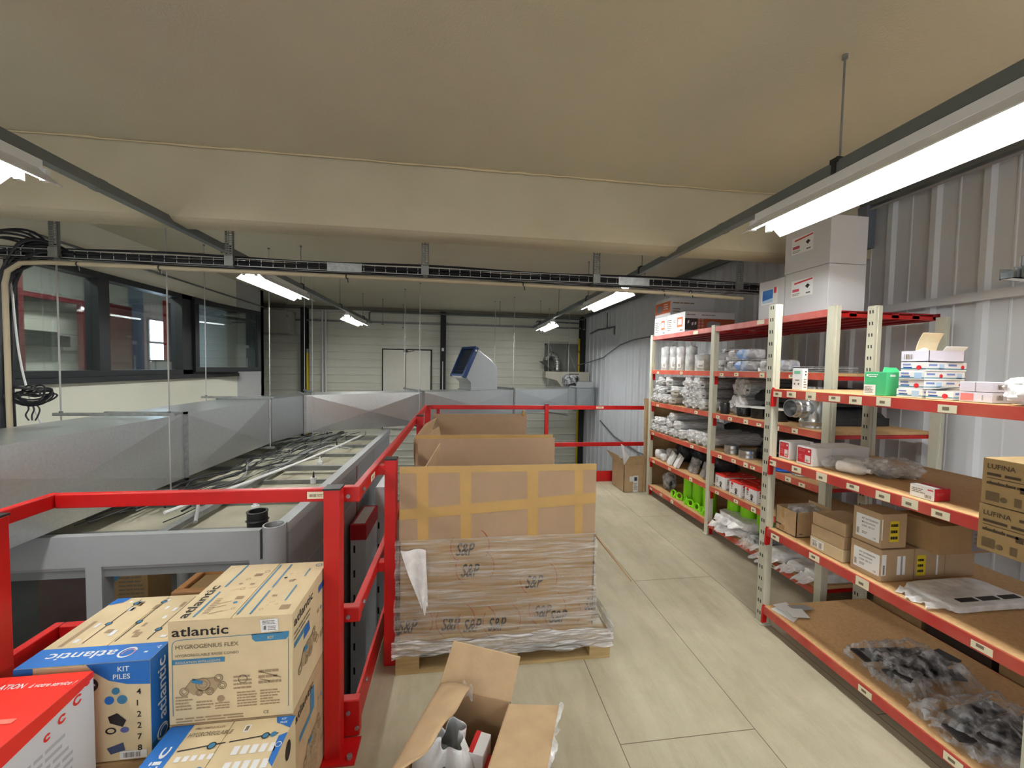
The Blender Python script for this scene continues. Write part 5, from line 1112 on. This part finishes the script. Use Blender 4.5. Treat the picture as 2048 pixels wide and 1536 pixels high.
# black cup, tubs, tee
t=thing('black_cup','small black cylindrical pot with white mark beside the middle upright','pot',(2.53,3.44,1.217),0,world=False); t.location=(2.51,3.44,1.217)
m=MB(); m.lathe([(0,0),(.04,0),(.043,.01),(.043,.1),(.04,.105),(0,.105)],(0,0,0),BLK,20); m.build('pot_body',t,smooth=True); m=MB(); m.box(-.0455,.005,.03,-.0435,.012,.065,WPL); m.build('white_mark',t)
def tub(x,y,r_,h,label):
    t=thing('black_tub',label,'tub',(x,y,1.217),0,'black tubs with white lids',world=False)
    m=MB(); m.lathe([(0,0),(r_*.88,0),(r_*.9,.01),(r_,h-.012),(r_*.98,h-.01)],(0,0,0),mat('black_gloss',(26,27,28),.18),26); m.build('tub_body',t,smooth=True)
    m=MB(); m.lathe([(r_*1.0,h-.014),(r_*1.05,h-.012),(r_*1.05,h-.002),(r_*.9,h),(0,h)],(0,0,0),WPL,26); m.build('lid',t,smooth=True)
tub(2.56,3.25,.06,.095,'black tub with white lid, leftmost of three'); tub(2.60,3.10,.078,.10,'black tub with white lid, middle of three'); tub(2.62,2.93,.082,.105,'black tub with white lid, rightmost behind the slotted upright')
t=thing('duct_tee','shiny galvanised round duct tee standing on the shelf','duct fitting',(2.56,2.55,1.217),0,world=False)
GS=mat('galvanised_shiny',(206,210,212),.22,metal=.9,rgb2=(180,186,190),vs=18)
m=MB(); R_=.078
m.lathe([(R_,0),(R_*1.02,.004),(R_,.012),(R_,.04),(R_*1.06,.046),(R_*1.06,.054),(R_,.06),(R_,.235),(R_*1.05,.24),(R_*1.05,.248),(R_,.254),(R_,.30),(R_*.96,.30),(R_*.96,.0)],(0,0,0),GS,32); m.build('main_pipe',t,smooth=True)
m=MB(); m.lathe([(.064,.05),(.064,-.02),(.072,-.03),(.072,-.04),(.062,-.05),(.062,-.085),(.068,-.09),(.068,-.098),(.062,-.104),(.062,-.135),(.058,-.135),(.058,-.0)],(-.05,0,.145),GS,32,'x'); m.build('branch_pipe',t,smooth=True)
m=MB(); m.box(-.115,-.066,.13,-.075,-.0655,.165,WPL); m.build('paper_label',t)
# --- middle shelf, right bay
def ring_stack(x,y,z,r_,h,n,m_,label,name='steel_collar'):
    t=thing(name,label,'collar',(x,y,z),0,'round duct collars',world=False)
    for k in range(n):
        a=k*h/n; m=MB(); m.lathe([(r_*.94,a),(r_,a),(r_*1.03,a+h/n*.3),(r_,a+h/n*.6),(r_,a+h/n*.97),(r_*.94,a+h/n*.97),(r_*.94,a)],(0,0,0),m_,28); m.build('collar_ring',t,smooth=True)
ring_stack(2.54,3.36,z2,.062,.085,2,GS,'stack of galvanised collars with paper label, left one'); ring_stack(2.56,3.18,z2,.070,.075,2,GS,'stack of galvanised collars, right one')
m=MB(); m.box(2.475,3.33,z2+.02,2.477,3.39,z2+.065,WPL); m=None
ring_stack(2.70,3.02,z2,.05,.07,1,BLK,'black rubber collar at the back left of the blue fitting'); ring_stack(2.62,3.03,z2+.10,.038,.05,1,BLK,'black ring resting highest among the collars')
ring_stack(2.72,3.17,z2,.06,.10,2,BLK,'black rubber collars behind the steel ones')
t=thing('blue_fitting','bright blue ribbed plastic fitting behind the slotted upright','fitting',(2.55,2.92,z2),0,world=False)
m=MB(); m.lathe([(0,0),(.05,0),(.05,.02),(.042,.03),(.042,.05),(.048,.055),(.048,.075),(.04,.08),(.04,.10),(.046,.105),(.044,.12),(0,.12)],(0,0,0),BLC,22); m.build('body',t,smooth=True)
t=thing('blue_disc','flat blue plastic disc on the shelf right of the slotted upright','disc',(2.52,2.76,z2),0,world=False)
m=MB(); m.lathe([(0,0),(.06,0),(.065,.006),(.06,.012),(0,.014)],(0,0,0),mat('deep_blue',(20,92,190),.4),24); m.build('disc',t,smooth=True)
ring_stack(2.57,2.62,z2,.07,.035,2,GS,'two low steel rings right of the blue disc')
for k,(y,z) in enumerate(((2.50,0),(2.44,.028))):
    t=thing('white_valve',('white round air valve' if k==0 else 'second white round air valve leaning on the first'),'air valve',(2.62,y,z2+z),0,'white air valves',world=False); m=MB(); m.lathe([(0,.0),(.05,0),(.055,.012),(.06,.02),(.03,.03),(0,.03)],(0,0,0),WPL,24); m.build('valve_face',t,smooth=True); t.rotation_euler=(.2 if k else 0,0,0)
# --- lower shelf, left bay: bags and white panels
z1=.497
bag('bagged_fitting','small bag with white and blue label at the far end of the lower shelf','bag',(2.55,4.68,z1+.06),(.06,.055,.06),BLUE,POLW,11,scale=.6)
bag('bagged_fitting','clear bag with silver fitting upper left of the lower shelf','bag',(2.62,4.53,z1+.08),(.07,.06,.08),GS,POLY,12,scale=.7)
bag('bagged_fitting','white bagged ring in front, left of the white panels','bag',(2.53,4.56,z1+.045),(.04,.05,.045),WPL,POLW,13,scale=.7)
for k in range(2):
    t=thing('switch_plate_pack',('left' if k==0 else 'right')+' one of two white square panels leaning on the lower shelf','panel',(2.50,4.40-.15*k,z1),0,'white square panels',world=False)
    m=MB(); m.box(-.012,-.07,0,.0,.07,.165,WPL); m.build('face_plate',t,bevel=.004); m=MB(); m.box(.0,-.06,.01,.03,.06,.15,WHT); m.build('back_box',t); t.rotation_euler=(0,.42,-.35)
for k,(y,lb) in enumerate(((4.02,'smoke clear blister box right of the white panels'),(3.80,'second smoke clear blister box before the middle upright'))):
    t=thing('clear_box',lb,'box',(2.56,y,z1),0,'clear blister boxes',world=False)
    m=MB(); m.box(-.02,-.055,0,.04,.055,.15,mat('smoke_body',(96,94,98),.3)); m.build('contents',t,bevel=.01); m=MB(); m.box(-.028,-.065,.0,.05,.065,.165,POLY); m.build('clear_shell',t,bevel=.012); t.rotation_euler=(0,.3,-.3)
for k,(x,y,rr,lb) in enumerate(((2.82,4.5,.13,'black bagged bundle at the back left of the lower shelf'),(2.85,4.2,.14,'black bagged bundle behind the white panels'),(2.85,3.88,.13,'dark bag behind the clear boxes'))):
    bag('black_bag',lb,'bag',(x,y,z1+.12),(.14,rr,.12),mat('black_matt',(30,31,36),.6),film('dark_film',(60,64,72),.5,.2,24,.8,fv=.3),20+k)
# right bay: red and white device boxes
for k,(b,lb) in enumerate((((2.49,3.37,z1,2.64,3.51,z1+.135),'red topped white appliance box nearest the middle upright'),((2.66,3.36,z1,2.80,3.50,z1+.13),'red topped box directly behind the leftmost one'),((2.485,3.15,z1,2.62,3.30,z1+.13),'red topped white box in front centre'),((2.64,3.14,z1,2.78,3.29,z1+.13),'red topped white box behind the front centre one'),((2.50,2.98,z1,2.66,3.12,z1+.13),'red topped white box beside the slotted upright'))):
    r,F,(w_,d_,h_)=mini('device_carton',lb,'box',b,WHT,'red topped device cartons',seam=False)
    F['top'].rect(0,0,w_,d_,PRED,0); F['top'].disc(w_/2,d_/2,.012,WHT,1)
    for n,ww in(('left',d_),('front',w_)):
        f=F[n]; f.rect(0,h_-.014,ww,h_,PRED,0); f.poly([(ww*.15,.05),(ww*.3,.05),(ww*.3,.10),(ww*.15,.10)],GREY,0); f.ring(ww*.23,.075,.016,.004,WPL,1); f.disc(ww*.6,.055,.018,mat('print_grey',(104,104,108),.6),0); f.poly([(ww*.5,.02),(ww*.7,.02),(ww*.66,.04),(ww*.55,.045)],INK,1)
        if k>1: f.disc(ww*.25,.10,.014,CRIM,1)
        f.greek(ww*.1,.005,ww*.8,.014,1,INKG,1,k)
    pr_(F,('left','front','top'),r)
# --- bottom shelf
z0=.137
bag('bagged_canister','dark canister in a clear bag at the far end of the bottom shelf','canister',(2.62,4.56,z0+.105),(.075,.075,.105),mat('charcoal_body',(56,56,58),.5),POLY,31,hem=None,scale=.9)
for k,(x,y,lb) in enumerate(((2.62,4.13,'first from the left'),(2.62,3.95,'second from the left'),(2.62,3.77,'third, just left of the middle upright'),(2.66,3.44,'first right of the middle upright'),(2.66,3.26,'second right of the middle upright'),(2.68,3.08,'darkest, farthest right'))):
    t=thing('green_tube','lime green plastic tube standing on the bottom shelf, '+lb,'tube',(x,y,z0),0,'lime green tubes',world=False)
    m=MB(); m.lathe([(0,.0),(.066,.0),(.068,.01),(.066,.02),(.066,.29),(.062,.29),(.062,.02)],(0,0,0),LIME,28); m.build('tube_body',t,smooth=True)
    m=MB(); m.lathe([(.066,.012),(.072,.016),(.072,.03),(.066,.034)],(0,0,0),LIME,28); m.build('rim_collar',t,smooth=True)
gc=None
for k,(x,y) in enumerate(((2.51,4.30),(2.52,4.19),(2.515,4.06),(2.51,3.95),(2.51,3.84),(2.50,3.74),(2.50,3.65))):
    lb=['far left end','second from left','third from left','fourth','fifth','sixth','last, beside the upright'][k]
    if gc is None:
        t=thing('green_clip','lime green ring clip on the bottom shelf, '+lb,'clip',(x,y,z0),0,'lime green ring clips',world=False); gc=t
        m=MB(); m.tube([(.0,.042*math.cos(a),.040+.036*math.sin(a)) for a in [2*math.pi*i/20 for i in range(20)]],.0075,LIME,6,True); m.tube([(.012,.040*math.cos(a),.040+.034*math.sin(a)) for a in [2*math.pi*i/20 for i in range(20)]],.0075,LIME,6,True); m.build('ring',t,smooth=True)
        m=MB(); m.box(-.01,-.055,.0,.02,-.035,.035,LIME); m.build('foot',t,bevel=.003)
    else:
        t=dup(gc,(x,y,z0),label='lime green ring clip on the bottom shelf, '+lb)
    t.rotation_euler=(0,.25,.35*math.sin(k*2.3))
def flatpack(name,label,b,seed,inner,outer,hem=.08):
    x0,y0,z_0,x1,y1,z_1=b; t=thing(name,label,'bagged pack',((x0+x1)/2,(y0+y1)/2,z_0),0,None,world=False); hx,hy,h=(x1-x0)/2,(y1-y0)/2,z_1-z_0
    m=MB(); n=3
    for k in range(n):
        a=-hy*.9+k*(1.8*hy/n); m.box(-hx*.85,a,.003,hx*.95,a+1.7*hy/n*.95,h*.85-(k%2)*.006,inner)
    m.build('contents',t,bevel=.003)
    q,fn=wrinkle((.0,0,h/2),(hx,hy,h/2),seed,.07,pw=.28,flat=1); q.grid(fn,60,24,outer); q.build('plastic_bag',t,smooth=True)
    m=MB()
    def hf(u,v): return(-hx-.01-v*hem*(1+.3*math.sin(u*11+seed)),(u-.5)*2*hy*(.9-.25*v),max(.003,h*.55*(1-v)+.012*math.sin(u*23+seed)*(.3+v)))
    m.grid(hf,34,7,outer); m.build('bag_opening',t,smooth=True)
PG=mat('profile_grey',(168,170,174),.5); PK=mat('profile_black',(34,36,42),.5)
flatpack('bagged_profiles','white ended bagged flat packs in front of the green tubes, upper',(2.50,3.08,z0+.07,2.58+.5,3.50,z0+.15),1,PG,POLW); flatpack('bagged_profiles','white bagged flat pack beneath the upper one, front of the green tubes',(2.48,3.10,z0,3.0,3.52,z0+.068),2,PG,POLW)
flatpack('bagged_profiles','black flat pack in clear bag on the bottom shelf',(2.47,2.86,z0,3.05,3.07,z0+.10),3,PK,POLY); flatpack('bagged_profiles','grey bagged pack hanging over the shelf edge beside the black one',(2.46,2.66,z0,3.05,2.84,z0+.08),4,PG,POLW,.12)
flatpack('bagged_profiles','grey bagged pack just right of the slotted upright, bottom shelf',(2.48,2.53,z0,3.2,2.65,z0+.06),5,PG,POLW); flatpack('bagged_profiles','crumpled silvery bagged pack at the right end of the bottom shelf',(2.50,2.38,z0,3.2,2.52,z0+.07),6,PG,POLW,.1)
# cardboard at the far end of the unit
m=MB(); m.prism([(2.44,4.89,0),(2.52,4.89,0),(2.50,4.855,1.24),(2.40,4.855,1.25)],(0,.008,0),KR); tag(m.build('cardboard_strip'),'narrow upright kraft board leaning at the far end of the shelving','cardboard')
m=MB(); m.prism([(2.53,4.90,0),(3.33,4.90,0),(3.33,4.85,1.19),(2.53,4.85,1.19)],(0,.008,0),KD); tag(m.build('cardboard_sheet'),'large kraft board behind the far end shelves','cardboard')
# --- near unit, top shelf
Z3=1.517
r,F,(w_,d_,h_)=mini('tall_box','narrow white box with green print standing at the left end of the near top shelf','box',(1.985,2.055,Z3,2.02,2.125,Z3+.125),WHT,seam=False)
f=F['left']; f.rect(.012,.095,.055,.112,mat('pale_green',(110,180,150),.5)); f.disc(.018,.035,.006,INKG); f.disc(.045,.035,.006,INKG); f.rect(.02,.055,.05,.06,INKG); f=F['front']; f.disc(.02,.108,.005,INK); f.disc(.02,.09,.005,INK); f.greek(.008,.01,.02,.06,4,INKG); pr_(F,('left','front'),r)
for k,(b,lb) in enumerate((((1.985,1.60,Z3,2.09,1.70,Z3+.112),'green carton with white label, front one on the near top shelf'),((2.10,1.60,Z3,2.20,1.71,Z3+.115),'green carton behind, with opened lid flap'))):
    r,F,(w_,d_,h_)=mini('green_carton',lb,'box',b,GRNP,'green cartons',seam=False)
    f=F['left']; f.rect(0,0,.055,.05,WPL); f.greek(.005,.008,.04,.035,5,INKG); f.rect(.01,.09,.02,.1,WPL); f.greek(.022,.085,.05,.018,2,WPL); f=F['front']; f.rect(.02,.09,.05,.1,WPL); pr_(F,('left','front'),r)
    if k: m=MB(); m.prism([(-w_/2,d_/2,h_),(w_/2,d_/2,h_),(w_/2-.01,d_/2+.01,h_+.02),(-w_/2+.02,d_/2+.01,h_+.022)],(0,.002,0),GRNP); m.build('lid_flap',r)
wb=None
def medbox(x,y,z,label,sx=.105,sy=.10,h=.038,rz=0,var=0):
    r=thing('medicine_style_box',label,'box',(x,y,z),rz,'small white blue striped boxes',world=False); r.name='striped_box'
    m=MB(); m.box(-sx/2,-sy/2,0,sx/2,sy/2,h,WPL); m.build('carton_body',r,bevel=.0012)
    F=faces(-sx/2,-sy/2,0,sx/2,sy/2,h); f=F['left']
    f.rect(.0,.008,sy,.012,mat('teal_line',(60,130,150),.5)); f.rect(.01,.013,sy*.45,.018,mat('navy_line',(34,70,150),.5)); f.rect(.008,.026,sy*.4,.032,mat('soft_blue',(110,130,190),.5))
    if var==0: f.rect(sy*.62,.006,sy*.9,.032,mat('pale_blue',(170,200,230),.5),1)
    else: f.disc(sy*.72,.015,.010,CRIM,1)
    g_=F['front']; g_.rect(0,.008,sx,.012,mat('teal_line')); g_.rect(.01,.022,sx*.5,.03,mat('soft_blue'))
    if var: g_.rect(sx*.6,.006,sx*.85,.03,mat('pale_blue'))
    else: g_.disc(sx*.8,.018,.009,CRIM)
    pr_(F,('left','front'),r); return r
rows=['bottom layer','second layer','third layer','fourth layer']
for k in range(4):
    medbox(2.040+.004*(k%2),1.505-.003*k,Z3+.0395*k,'white striped box in the tall stack, front column, '+rows[k],var=k%2)
    medbox(2.150+.003*(k%2),1.508-.002*k,Z3+.0395*k,'white striped box in the tall stack, back column, '+rows[k],var=(k+1)%2)
r=thing('opened_box','opened white box with raised kraft coloured flap on top of the tall stack','box',(2.09,1.50,Z3+.159),0,world=False)
m=MB(); m.box(-.09,-.055,0,.09,.055,.003,WPL)
for a in((-.09,-.055,.0,-.088,.055,.048),(.088,-.055,0,.09,.055,.048),(-.09,-.055,0,.09,-.053,.048),(-.09,.053,0,.09,.055,.048)): m.box(*a,mat('lilac_white',(214,212,228),.5))
m.build('box_body',r)
m=MB(); m.grid(lambda u,v:(-.02+.11*u+.01*v,.05-.02*v*v,.048+.085*v),6,6,KL); m.build('raised_flap',r,solid=.002)
m=MB(); m.grid(lambda u,v:(-.02+.11*u,-.053-.012*v,.048+.018*v),6,3,WPL); m.build('side_flap',r,solid=.0015)
m=MB(); m.cyl((-.06,.02,.03),(-.01,.02,.05),.016,KL,14); m.build('contents',r)
f=Face((-.09,.055,0),(0,-1,0),(0,0,1)); f.bars(.015,.012,.035,.022,INKG,1,5); f.build('front_printing',r)
r=medbox(2.04,1.395,Z3,'single white striped box with lifted lid right of the tall stack',sx=.10,sy=.095,h=.036,var=1); m=MB(); m.prism([(-.05,.047,.036),(.05,.047,.036),(.05,-.035,.058),(-.05,-.035,.055)],(0,0,.0015),WPL); m.build('lifted_lid',r)
for k in range(2):
    r,F,(w_,d_,h_)=mini('white_box',('lower' if k==0 else 'upper')+' of two flat white boxes near the right end of the near top shelf','box',(1.985,1.225,Z3+.040*k,2.11,1.325,Z3+.040*k+.038),mat('lilac_white'),'flat white boxes',seam=False)
    f=F['left']
    if k==0: f.rect(.005,.005,.045,.033,mat('pale_red',(214,120,120),.5)); f.rect(.07,.008,.074,.028,GREY)
    else: f.rect(.048,.0,.051,.038,GREY)
    F['front'].bars(.02,.01,.03,.018,INKG,1,5); pr_(F,('left','front'),r)
bag('silver_bag','shiny white film bag drooping at the right end of the near top shelf','bag',(2.03,1.13,Z3+.05),(.085,.06,.05),WPL,POLW,41,scale=.8,amp=.2)
# second shelf
Z2=1.087
for k,(b,lb) in enumerate((((1.998,2.135,Z2,2.16,2.215,Z2+.108),'white carton with red printed front right beside the slotted upright'),((1.985,1.965,Z2,2.11,2.07,Z2+.105),'white carton with red printed front, second one'),((2.12,1.97,Z2,2.36,2.12,Z2+.105),'long plain white carton behind the second red printed one'))):
    r,F,(w_,d_,h_)=mini('printed_carton',lb,'box',b,WHT,'white cartons with red print')
    if k<2:
        f=F['left']; f.rect(.008,.012,d_-.008,h_-.008,mat('raspberry',(200,36,56),.5)); f.rect(d_*.55,.018,d_-.012,.058,WPL,1); f.bars(d_*.6,.022,.02,.012,INKG,2,5); f.disc(d_*.78,h_-.022,.006,WPL,1); f.greek(.014,.075,d_*.4,.018,2,mat('pale_red'),1,k); f.greek(.014,.03,.025,.03,3,mat('pale_red'),1,k+4); pr_(F,('left',),r)
q=thing('bottle','white plastic bottle lying in a clear bag on the second near shelf, front','bottle',(2.06,1.88,Z2),math.radians(-75),world=False)
def bottle(q,s=1):
    m=MB(); m.lathe([(0,0),(.028*s,.002),(.030*s,.01),(.030*s,.10),(.022*s,.12),(.012*s,.13),(.012*s,.15),(0,.15)],(0,0,.031),WPL,20,'x'); m.build('bottle_body',q,smooth=True)
    m=MB(); m.lathe([(.014,-.004),(.019,-.002),(.021,.004)],(0,0,.031),mat('warm_grey',(150,138,128),.6),16,'x'); m.build('bottle_base',q,smooth=True)
bottle(q)
bottle(thing('bottle','white plastic bottle lying behind the front one on the second near shelf','bottle',(2.16,1.93,Z2),math.radians(-80),world=False))
bag('clear_bag','crumpled clear bag over the white bottles','bag',(2.12,1.85,Z2+.04),(.13,.11,.040),GREY,film('thin_clear',(240,242,246),.16,.12,12,.6,fv=.16),51,inner=False,amp=.12); bag('clear_bag','crumpled clear bag with grey ring, right of the bottles','bag',(2.24,1.75,Z2+.045),(.11,.09,.045),mat('light_grey_part',(170,164,164),.5),POLY,52,scale=.5,amp=.25)
r,F,(w_,d_,h_)=mini('small_red_box','small red and white box alone on the second near shelf','box',(1.985,1.385,Z2,2.065,1.475,Z2+.052),mat('raspberry'),seam=False)
F['left'].rect(0,0,d_,h_,WPL,0).greek(.006,.02,.05,.022,3,INKG,1).bars(.055,.006,.025,.014,INKG,1,6).rect(.065,.04,.085,.045,mat('raspberry'),1); F['top'].rect(0,0,w_*.45,d_,WPL,0).rect(w_*.7,0,w_,d_,mat('pale_red'),0); F['front'].greek(.012,.022,.04,.014,2,mat('pale_red'),0); pr_(F,('left','top','front'),r)
# third shelf
Z1=.637
q=thing('open_carton','open kraft carton with plastic film inside, left end of the third near shelf','carton',(2.11,2.14,Z1))
m=MB(); a0,a1,b0,b1,zz=1.997,2.23,2.06,2.215,Z1+.15
for a in((a0,b0,Z1,a1,b0+.004,zz),(a0,b1-.004,Z1,a1,b1,zz),(a0,b0,Z1,a0+.004,b1,zz),(a1-.004,b0,Z1,a1,b1,zz+.02),(a0,b0,Z1,a1,b1,Z1+.004)): m.box(*a,KR)
m.build('carton_body',q)
f=Face((a0,b1,Z1),(0,-1,0),(0,0,1)); f.rect(.045,.085,.065,.15,TAPE); f.rect(.03,.01,.07,.04,KD); f.greek(.005,.03,.05,.02,1,INK,1); f.build('tape',q); f=Face((a0,b0,Z1),(1,0,0),(0,0,1)); f.greek(.02,.015,.025,.012,1,INK,1); f.build('printed_mark',q)
bag('plastic_film_wad','wad of clear plastic inside the open carton on the third near shelf','plastic film',(2.12,2.135,Z1+.12),(.10,.065,.045),GREY,POLY,61,scale=.6,amp=.25)
for k,(z,h,m_,dx) in enumerate(((Z1,.064,KL,0),(Z1+.0655,.066,KR,.004),(Z1+.133,.068,KR,.010))):
    r,F,(w_,d_,h_)=mini('flat_carton',('lowest pale' if k==0 else 'middle' if k==1 else 'top')+' flat kraft carton in the stack of three','box',(1.983+dx,1.76,z,2.18+dx,1.952,z+h),m_,'stack of three flat cartons',seam=False)
    if k==0: F['left'].rect(.01,.012,.085,.056,WPL); F['left'].bars(.015,.016,.03,.018,INKG,1,7); F['left'].bars(.055,.016,.02,.03,INKG,1,4); F['left'].greek(.014,.036,.035,.014,2,INKG); pr_(F,('left',),r)
KG=mat('kraft_grey',(172,146,114),.85,var=.05,vs=14)
for k,(b,lb) in enumerate((((1.985,1.575,Z1,2.165,1.722,Z1+.152),'kraft carton with white printed label, lower of the labelled pair'),((1.982,1.58,Z1+.158,2.12,1.715,Z1+.322),'kraft carton with white printed label, upper of the labelled pair'),((2.17,1.575,Z1,2.34,1.715,Z1+.152),'kraft carton with yellow sticker behind the lower labelled one'),((2.35,1.58,Z1,2.52,1.70,Z1+.150),'plain kraft carton at the back of the third near shelf'))):
    r,F,(w_,d_,h_)=mini('kit_carton',lb,'box',b,KG,'kit cartons on the third near shelf')
    if k<2:
        f=F['left']; a,b2=.016,.022; f.rect(a,b2,d_-.008,h_-.03,WPL,0)
        for j,t in enumerate(('KIT EXTENSION','MODULATION','CODE : 070 317')): f.text(t,a+.028,h_-.052-.018*j,.011,INK,1,width=(.075,.062,.06)[j])
        f.bars(a+.004,b2+.012,.014,.03,INKG,1,5); f.text('CE',d_-.035,b2+.01,.010,INK,1); f.greek(a+.03,b2+.018,.03,.014,2,INKG,1)
        f=F['front']
        if k==0: f.rect(0,.03,.025,.13,WPL); f.bars(.006,.035,.014,.045,INK,1,4); f.rect(.085,.03,.13,.12,WPL); f.rect(.105,.03,.115,.12,GREY,1)
        else: f.rect(0,.04,.006,.14,WPL); f.rect(.045,.03,.095,.13,YEL); f.greek(.05,.035,.04,.09,3,INK,1,4)
        pr_(F,('left','front'),r)
    if k==2: F['front'].rect(.01,.02,.06,.12,YEL).greek(.015,.03,.035,.08,3,INK,1,4); F['front'].rect(.12,.02,.13,.13,WPL); pr_(F,('front',),r)
r,F,(w_,d_,h_)=mini('slanted_carton','dark kraft carton resting on top of the cartons behind the kit boxes','box',(2.19,1.50,Z1+.155,2.48,1.70,Z1+.29),KD); F['front'].rect(.18,.01,.28,.11,mat('label_grey',(130,124,126),.6)).greek(.19,.04,.08,.06,3,INKG,1); pr_(F,('front',),r)
flatpack('bagged_profiles','white bag with long slotted grilles at the front right of the third near shelf',(2.03,1.32,Z1,2.44,1.53,Z1+.03),8,PG,POLW,.06)
m=MB(); [m.box(2.10+.11*k,1.35,Z1+.0305,2.19+.11*k,1.375,Z1+.0325,INK) for k in range(3)]; m.box(2.08,1.34,Z1+.030,2.43,1.385,Z1+.0305,WPL); tag(m.build('slot_grille'),'slotted white grille lying on the bag, third near shelf','grille')
# bottom shelf
Z0=.132
for k,(P,lb) in enumerate((([(1.99,2.20),(2.10,2.215),(2.09,2.12),(2.02,2.10)],'largest white sheet in the paper pile at the left end of the bottom near shelf'),([(1.96,2.18),(2.03,2.20),(2.06,2.08),(1.99,2.04)],'lowest white envelope overhanging the bottom near shelf'),([(2.03,2.15),(2.13,2.13),(2.12,2.06),(2.02,2.08)],'white folded leaflet on the paper pile'),([(2.08,2.19),(2.20,2.18),(2.22,2.13),(2.10,2.13)],'grey white sheet slipping off the back of the paper pile'))):
    m=MB(); m.prism([(x,y,Z0+.003*(k if k!=1 else 0)+(.012 if (i in(0,1) and k in(0,2)) else 0)) for i,(x,y) in enumerate(P)],(0,0,.0025),WPL if k!=3 else GREY); tag(m.build('paper_sheet',bevel=.001),lb,'paper','loose papers')
def heap(name,label,x,y,rx,ry,h,seed,n=5):
    t=thing(name,label,'bagged parts',(x,y,Z0),0,None,world=False); R=random.Random(seed)
    m=MB()
    for k in range(n+3):
        a=R.uniform(-.35,.35);cx=R.uniform(-rx*.4,rx*.4);cy=R.uniform(-ry*.5,ry*.5);l=R.uniform(.5,.85)*rx; z=.008+.011*k
        d=Vector((math.cos(a),math.sin(a),0))*l
        m.bar((cx-d.x,cy-d.y,z),(cx+d.x,cy+d.y,z+R.uniform(-.004,.02)),R.uniform(.05,.09),.009,mat('charcoal_part',(40,40,44),.5))
    m.build('dark_parts',t)
    def fn(u,v):
        a=(u-.5)*2;b2=(v-.5)*2; rr=max(abs(a)**3,abs(b2)**3)
        z=h*(1-rr)**.7*(.75+.5*abs(noise.noise(Vector((a*2+seed,b2*2,0)))))+.02*abs(noise.noise(Vector((a*7,b2*7,seed))))+.002
        return(a*rx*(1+.12*noise.noise(Vector((b2*3,seed,1)))),b2*ry*(1+.15*noise.noise(Vector((a*3,seed,5)))),z)
    m=MB(); m.grid(fn,50,44,film('heap_film',(205,208,216),.32,.14,24,.9,fv=.32)); m.build('clear_bags',t,smooth=True)
    for k in range(n):
        m=MB(); ang=R.uniform(2.2,4.0); c=(math.cos(ang)*rx*.8,math.sin(ang)*ry*.75); 
        m.grid(lambda u,v:(c[0]+math.cos(ang)*.09*v+(u-.5)*.07*-math.sin(ang),c[1]+math.sin(ang)*.09*v+(u-.5)*.07*math.cos(ang),.01+.035*math.sin(v*2)+.02*math.sin(u*9+k)*v),8,8,film('heap_film',(205,208,216),.32)); m.build('bag_corner',t,smooth=True)
    return t
heap('bagged_parts','heap of dark parts in crumpled clear bags, middle of the bottom near shelf',2.25,1.62,.21,.17,.13,3); heap('bagged_parts','heap of dark bagged parts nearest the viewer on the bottom near shelf',2.23,1.265,.24,.18,.12,7)
# cartons on the deck behind the near unit
carton('floor_carton','kraft carton on the deck behind the bottom near shelf, far one','box',(2.80,1.98,0,3.15,2.26,.26),KD,tape=TAPE); carton('floor_carton','dark carton on the deck behind the bottom near shelf, middle one','box',(2.80,1.66,0,3.15,1.95,.24),mat('kraft_black',(58,44,36),.9)); carton('floor_carton','kraft carton on the deck behind the bottom near shelf, nearest one','box',(2.78,1.15,0,3.2,1.62,.28),KD,tape=TAPE)
# printed cartons overhanging from the next bay, and profiles above
for k in range(2):
    z=1.088+.142*k
    r,F,(w_,d_,h_)=mini('brown_carton',('lower' if k==0 else 'upper')+' dark printed kraft carton overhanging the shelf at the right edge','box',(1.598+.004*k,.62,z,2.36,1.0,z+.14),mat('kraft_olive',(160,134,92),.85,var=.06,vs=14),'dark printed cartons')
    f=F['left']; IN=mat('ink_brown',(74,60,42),.8)
    f.text('LUFINA',.012,h_-.030,.020,IN,1,width=.062); f.greek(.09,h_-.032,.2,.018,1,IN,1,k); f.greek(.012,h_-.056,.26,.018,1,IN,1,k+3); f.rect(.012,h_-.060,.25,h_-.058,IN,1)
    f.greek(.012,h_-.082,.09,.016,1,IN,1,k+5); f.rect(.085,h_-.088,.102,h_-.07,IN,1); f.rect(.012,.012,.042,.040,mat('ink_brown2',(104,86,60),.8),1); f.disc(.052,.022,.008,mat('ink_brown2'),1); f.rect(.075,.01,.09,.035,mat('ink_brown2'),1); f.rect(.108,.004,.2,.045,mat('ink_brown2'),1)
    for j in range(3): f.poly([(.016+.018*j,h_-.078),(.026+.018*j,h_-.078),(.021+.018*j,h_-.066)],IN,2)
    pr_(F,('left',),r)
q=thing('metal_profiles','bundle of metal profiles poking out high at the right edge','profiles',(2.1,.93,1.903))
for k,(y,z,m_) in enumerate(((.965,1.903,GS),(.93,1.903,STEEL),(.945,1.94,GALV))):
    m=MB(); x=1.585+.02*k; m.box(x,y-.016,z,2.6,y-.013,z+.032,m_); m.box(x,y+.013,z,2.6,y+.016,z+.032,m_); m.box(x,y-.016,z,2.6,y+.016,z+.003,m_); m.build('channel',q)
m=MB(); m.box(1.66,.91,1.902,1.672,.985,1.976,WPL); m.build('strap',q)
